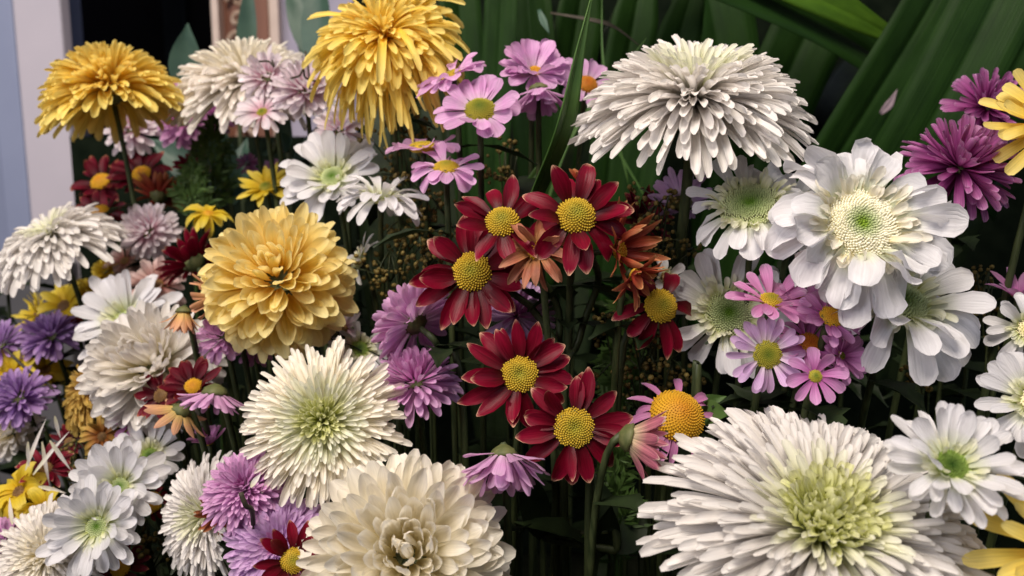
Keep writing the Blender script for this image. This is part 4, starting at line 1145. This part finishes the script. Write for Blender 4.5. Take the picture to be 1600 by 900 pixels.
strap_leaf('strap_leaf', 'dark strap leaf behind the magenta pompon and the dark stems',
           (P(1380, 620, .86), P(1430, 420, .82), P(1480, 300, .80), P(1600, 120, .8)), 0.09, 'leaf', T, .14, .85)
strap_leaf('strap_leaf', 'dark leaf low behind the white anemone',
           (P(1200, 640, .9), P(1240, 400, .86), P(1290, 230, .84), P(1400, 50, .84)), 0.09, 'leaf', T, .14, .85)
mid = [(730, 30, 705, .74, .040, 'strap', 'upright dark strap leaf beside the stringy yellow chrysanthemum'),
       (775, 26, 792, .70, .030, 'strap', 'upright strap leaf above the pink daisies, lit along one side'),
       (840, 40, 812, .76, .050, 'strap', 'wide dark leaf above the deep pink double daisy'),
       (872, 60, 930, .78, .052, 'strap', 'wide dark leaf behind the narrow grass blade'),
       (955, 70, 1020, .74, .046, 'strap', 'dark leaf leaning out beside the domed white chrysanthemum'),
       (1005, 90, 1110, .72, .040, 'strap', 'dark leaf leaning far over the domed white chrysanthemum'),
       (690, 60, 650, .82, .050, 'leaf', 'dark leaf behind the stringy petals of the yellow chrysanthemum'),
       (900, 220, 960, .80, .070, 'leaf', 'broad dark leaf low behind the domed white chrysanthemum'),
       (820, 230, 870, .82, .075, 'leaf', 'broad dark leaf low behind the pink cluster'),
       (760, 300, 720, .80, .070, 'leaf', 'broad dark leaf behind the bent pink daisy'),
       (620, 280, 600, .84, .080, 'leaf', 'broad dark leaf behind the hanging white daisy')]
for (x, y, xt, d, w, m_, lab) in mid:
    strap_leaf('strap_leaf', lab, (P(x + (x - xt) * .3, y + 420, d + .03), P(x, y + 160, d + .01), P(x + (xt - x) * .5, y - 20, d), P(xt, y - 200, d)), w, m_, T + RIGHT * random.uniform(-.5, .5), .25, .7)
gb = P(838, 330, .44)
strap_leaf('grass_blade', 'bright green grass blade standing in front of the small pink daisy',
           (P(770, 460, .47), P(838, 300, .44), P(880, 195, .42), P(903, 90, .415), P(926, -10, .415)), 0.0125, 'blade', T + .9 * RIGHT, .35, .55)
thin = [((985, 300), (945, 120), (940, -20), .60, .0022, 'thin upright grass stalk behind the domed white chrysanthemum'),
        ((850, 330), (900, 200), (1010, 60), .60, .0030, 'thin grass blade arching behind the bright one'),
        ((1015, 320), (935, 180), (905, 90), .62, .0026, 'thin grass blade leaning against the arching one')]
for (a, b, c, d, w, lab) in thin:
    strap_leaf('grass_blade', lab, (P(*a, d), P(*b, d), P(*c, d)), w, 'blade', T, .2, .5, rows=12)
strap_leaf('grass_blade', 'dry brownish stalk lying across the dark leaves', (P(860, 20, .62), P(930, 32, .61), P(965, 45, .62), P(1010, 80, .64)), .003, 'twig', T, .2, .5, rows=12)
strap_leaf('leaf_or_wall_scrap', 'small pale split leaf tip between the dark strap leaves', (P(842, 15, .66), P(850, 35, .655), P(858, 52, .65)), .006, 'blue_leaf', T, .2, .5, rows=8)
strap_leaf('leaf_or_wall_scrap', 'pale mauve scrap added for the wall seen between the steep strap leaves', (P(1464, 72, .668), P(1478, 40, .664), P(1500, 0, .662), P(1515, -25, .662)), .012, 'wall_gap_mauve', T, .2, .6, rows=9)  # added piece stands in for the wall seen through a gap
strap_leaf('leaf_or_wall_scrap', 'small silvery scrap added for the wall seen through the steep strap leaves', (P(1376, 178, .688), P(1390, 162, .684), P(1402, 140, .680)), .007, 'wall_gap_mauve', T, .2, .5, rows=8)  # second added piece of wall colour, for a smaller gap
strap_leaf('grass_blade', 'thin dark blade low beside the pink daisies', (P(800, 330, .52), P(840, 268, .51), P(870, 240, .51)), .006, 'blade', T, .2, .5, rows=10)


# ------------------------------------------------------------------ broad blue-green leaves
def leafy_branch(name, label, foot_px, leaves, mat='blue_leaf'):
    """an upright stem with a few broad leaves; leaves: (base px, py, tip px, py, depth, width)"""
    b = leaves[0]
    foot = P(foot_px[0], foot_px[1], foot_px[2]); foot[2] = GROUND
    root = empty(name, foot); tag(root, label, 'branch')
    path = spline([foot] + [P(l[0], l[1], l[4]) for l in sorted(leaves, key=lambda q: -q[1])], 8)
    vs, fs = tube(path, np.linspace(.003, .0015, len(path)))
    mesh_obj('stem', vs, fs, M['stem'], root, origin=foot)
    for (x0, y0, x1, y1, d, w) in leaves:
        p0, p1 = P(x0, y0, d), P(x1, y1, d + random.uniform(-.03, .02))
        lv, lf, lu = leaf_mesh(p0, p1 - p0, T + .3 * UPV + RIGHT * random.uniform(-.3, .3), float(np.linalg.norm(p1 - p0)), w, 0.05, 0, .18, 10)
        mesh_obj('leaf', lv, lf, M[mat], root, origin=p0, uv=lu)


leafy_branch('leafy_branch', 'broad blue-green leaf behind the ivory chrysanthemum, by the dark doorway', (300, 420, .78),
             [(292, 150, 293, 36, .76, .034)])
leafy_branch('leafy_branch', 'broad leaves in front of the ornate gilt frame', (385, 420, .86),
             [(384, 110, 390, -40, .84, .020), (372, 125, 384, -30, .86, .012)])
leafy_branch('leafy_branch', 'bluish leaves between the gilt frame and the stringy yellow chrysanthemum', (490, 420, .84),
             [(486, 90, 452, -60, .82, .030), (492, 110, 500, -60, .80, .034), (500, 120, 470, 10, .83, .03)])
leafy_branch('leafy_branch', 'broad blue-green leaves under the purple flowers', (320, 420, .82),
             [(350, 290, 235, 215, .78, .040), (355, 300, 345, 190, .80, .040), (360, 320, 385, 215, .80, .030), (330, 320, 260, 260, .80, .030)])
leafy_branch('leafy_branch', 'small round green leaves under the pale pink flower with green eye', (430, 420, .68),
             [(440, 235, 452, 175, .66, .016), (425, 240, 408, 215, .66, .018), (450, 235, 440, 205, .64, .012), (455, 300, 500, 190, .66, .02)])
leafy_branch('leafy_branch', 'muted green leaves among stems beside the cream chrysanthemum', (830, 880, .44),
             [(850, 840, 812, 720, .43, .018), (950, 830, 925, 735, .42, .018), (960, 860, 1010, 795, .42, .020), (930, 870, 955, 790, .43, .02)], 'leaf')
leafy_branch('leafy_branch', 'pale green leaves above the huge white quilled head', (1110, 800, .46),
             [(1082, 640, 1135, 618, .42, .010), (1090, 645, 1140, 645, .42, .014)], 'fern')


# ------------------------------------------------------------------ feathery sprigs and sprays of dry buds
def feathery(name, label, x, y, d, h, spread, n=26):
    foot = P(x, y + 200, d); foot[2] = GROUND
    root = empty(name, foot); tag(root, label, 'greenery')
    top = P(x, y, d) + UPV * h
    path = bez(foot, foot + np.array((0, 0, .1)), P(x, y, d) - UPV * h, top, 14)
    vs, fs = tube(path, np.linspace(.002, .0008, len(path)), 5)
    mesh_obj('stem', vs, fs, M['fern'], root, origin=foot)
    V, Fc = [], []
    for k in range(n):
        p = P(x, y, d) + UPV * (h * (2 * k / n - 1))
        for sg in (-1, 1):
            e = unit(RIGHT * sg * random.uniform(.4, 1) + UPV * random.uniform(.4, 1.0) - FWD * random.uniform(-.6, .6))
            Lb = spread * random.uniform(.6, 1) * (1.15 - k / n)
            for q in range(7):
                b = p + e * Lb * (q + 1) / 7
                for s2 in (-1, 1):
                    dd = unit(e + s2 * unit(np.cross(e, T)) * .9 + rng.normal(0, .2, 3))
                    sd = unit(np.cross(dd, T + rng.normal(0, .4, 3))) * .0011
                    le = .010 * random.uniform(.6, 1.1)
                    i0 = len(V)
                    V += [b, b + dd * le * .5 + sd, b + dd * le, b + dd * le * .5 - sd]
                    Fc.append((i0, i0 + 1, i0 + 2, i0 + 3))
    o = mesh_obj('leaflets', V, Fc, M['fern'], root, origin=P(x, y, d)); o['kind'] = 'stuff'


feathery('feathery_sprig', 'feathery light green sprig between the purple flowers and the small yellow daisy', 330, 258, .66, .040, .028, 22)
feathery('feathery_sprig', 'feathery green sprig right over the drooping small yellow flower', 300, 300, .64, .022, .022, 16)
feathery('feathery_sprig', 'dim feathery sprig among stems under the drooping crimson daisy', 975, 560, .47, .035, .020, 18)
feathery('feathery_sprig', 'dim feathery sprig low between the thin stems and the huge white head', 965, 770, .43, .04, .018, 18)


def bud_spray(label, x, y, d, rad, n, foot_dx=10):
    """branched stalk set with tiny round dry buds"""
    c = P(x, y, d)
    foot = P(x + foot_dx, y + 250, d + .02); foot[2] = GROUND
    root = empty('bud_spray', foot); tag(root, label, 'dried flower')
    path = bez(foot, foot + np.array((0, 0, .12)), c - UPV * rad * 2, c + UPV * rad * .6, 12)
    TV, TF = tube(path, np.linspace(.0012, .0005, 12), 5)
    TV, TF = list(TV), list(TF)
    BV, BF = [], []
    for k in range(int(n * .65)):
        tip = c + RIGHT * random.gauss(0, rad * .6) + UPV * random.gauss(0, rad * .55) + FWD * random.gauss(0, rad * .5)
        st = path[random.randint(9, 11)]
        v2, f2 = tube(bez(st, (st + tip) / 2 + UPV * .003, tip, tip, 5), [.0005] * 5, 4)
        b = len(TV); TV += list(v2); TF += [tuple(a + b for a in f) for f in f2]
        for q in range(5):
            p = tip + rng.normal(0, .0030, 3)
            r = random.uniform(.0010, .0018)
            ax = unit(rng.normal(0, 1, 3)); X, Y = frame_of(ax)
            b = len(BV)
            for (h, w) in ((-1, .25), (-.45, .9), (.3, 1.0), (.85, .6), (1.15, .2)):
                for j in range(6):
                    an = j * math.pi / 3
                    BV.append(p + ax * h * r + (X * math.cos(an) + Y * math.sin(an)) * w * r)
            for lv in range(4):
                for j in range(6):
                    j2 = (j + 1) % 6
                    BF.append((b + lv * 6 + j, b + lv * 6 + j2, b + lv * 6 + 6 + j2, b + lv * 6 + 6 + j))
            BF.append(tuple(b + j for j in range(5, -1, -1))); BF.append(tuple(b + 24 + j for j in range(6)))
    mesh_obj('stem', TV, TF, M['stem'], root, origin=foot)
    o = mesh_obj('buds', BV, BF, M['bud'], root, origin=c); o['kind'] = 'stuff'


for a in (('dry yellow-brown buds beside the wide crimson daisy', 610, 420, .49, .020, 34),
          ('dry buds right below the side-on white daisy', 625, 362, .50, .012, 14),
          ('dry buds between the side-on white daisy and the crimson daisies', 668, 398, .48, .016, 24),
          ('dry buds under the bent pink daisy', 668, 325, .50, .016, 26),
          ('dim dry buds behind the upward-facing pink daisy', 640, 195, .54, .020, 26),
          ('dim dry buds next to the pale green heart of the white daisy', 628, 260, .54, .018, 18),
          ('dry buds beside the maroon wilted daisy', 1030, 345, .46, .018, 26),
          ('yellow buds between the lilac back and the tiny withered white flower', 1052, 395, .45, .012, 16),
          ('dim dry buds beside the pink stem of the foremost pink daisy', 790, 260, .52, .018, 18),
          ('sparse buds under the drooping crimson daisy', 1000, 560, .44, .020, 26),
          ('sparse green buds between crimson daisies and the stem of the drooping one', 960, 505, .44, .010, 12),
          ('sparse buds above the huge golden disc', 1050, 590, .45, .018, 18),
          ('dull brown buds near the mauve upright petals', 1545, 455, .45, .022, 26),
          ('dull brown buds in the dark below the long white petals', 1452, 585, .42, .010, 10),
          ('mustard buds between the withered crimson flower and the white daisies', 120, 715, .53, .020, 34),
          ('olive buds under the small amber disc', 230, 840, .47, .020, 24)):
    bud_spray(*a)


# ------------------------------------------------------------------ small loose things
def twig(label, pts, r=.0007):
    path = spline(pts, 5)
    vs, fs = tube(path, [r] * len(path), 6)
    tag(mesh_obj('dry_twig', vs, fs, M['twig'], origin=path[0]), label, 'twig')


twig('short dark twig standing up from the blush flower', (P(484, 140, .555), P(482, 110, .555), P(477, 80, .555)))
twig('dark curled twig lying on the blush flower', (P(455, 122, .545), P(468, 118, .54), P(474, 108, .54), P(478, 122, .545), P(500, 128, .55)))
twig('dark curled twig on the pale pink flower with rosy heart', (P(405, 96, .555), P(420, 96, .55), P(428, 104, .55), P(425, 94, .55)))
twig('dark twig slanting past the violet flowers', (P(8, 545, .56), P(45, 580, .555), P(80, 605, .55), P(110, 650, .56)), .0011)
twig('thick dark twig leaning out of the pink pompon with dark red heart', (P(376, 770, .36), P(384, 790, .362), P(394, 800, .37), P(396, 850, .40)), .0012)

lp = [((40, 735), (75, 640), .485), ((52, 742), (115, 660), .48), ((66, 690), (80, 770), .485), ((78, 688), (118, 742), .475), ((44, 690), (46, 738), .48),
      ((60, 760), (112, 770), .478), ((86, 650), (96, 690), .49), ((20, 820), (14, 770), .465), ((392, 762), (410, 735), .362)]
for k, ((xa, ya), (xb, yb), d) in enumerate(lp):
    p0, p1 = P(xa, ya, d), P(xb, yb, d + .006)
    L_ = float(np.linalg.norm(p1 - p0))
    lv, lf, lu = leaf_mesh(p0, p1 - p0, T + .4 * UPV, L_ * .85, .0027, .10, 0, .5, 7)
    o = mesh_obj('loose_petal', lv, lf, M['white'], origin=p0, uv=lu)
    if k == 8:
        tag(o, 'loose white petal lying on the pink pompon with dark red heart', 'petal')
    else:
        tag(o, 'loose narrow white petal fallen over the withered flowers', 'petal', 'loose white petals over the withered flowers')

# dark foliage under the heads: sprigs of lobed leaves standing between the stems
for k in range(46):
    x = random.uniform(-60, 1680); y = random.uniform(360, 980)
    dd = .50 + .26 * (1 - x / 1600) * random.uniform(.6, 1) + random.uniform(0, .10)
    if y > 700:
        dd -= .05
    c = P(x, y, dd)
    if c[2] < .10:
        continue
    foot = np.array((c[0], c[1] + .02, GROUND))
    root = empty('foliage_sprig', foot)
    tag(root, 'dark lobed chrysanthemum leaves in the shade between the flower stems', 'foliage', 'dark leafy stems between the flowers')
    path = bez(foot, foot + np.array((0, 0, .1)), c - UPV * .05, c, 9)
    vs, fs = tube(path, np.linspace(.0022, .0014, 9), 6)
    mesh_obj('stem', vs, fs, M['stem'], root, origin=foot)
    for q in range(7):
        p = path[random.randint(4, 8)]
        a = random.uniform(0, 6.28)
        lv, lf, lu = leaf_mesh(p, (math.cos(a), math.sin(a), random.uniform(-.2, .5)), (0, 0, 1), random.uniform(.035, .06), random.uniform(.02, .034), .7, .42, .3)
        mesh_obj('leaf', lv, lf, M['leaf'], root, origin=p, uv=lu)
for m_ in list(bpy.data.meshes):
    if m_.users == 0:
        bpy.data.meshes.remove(m_)
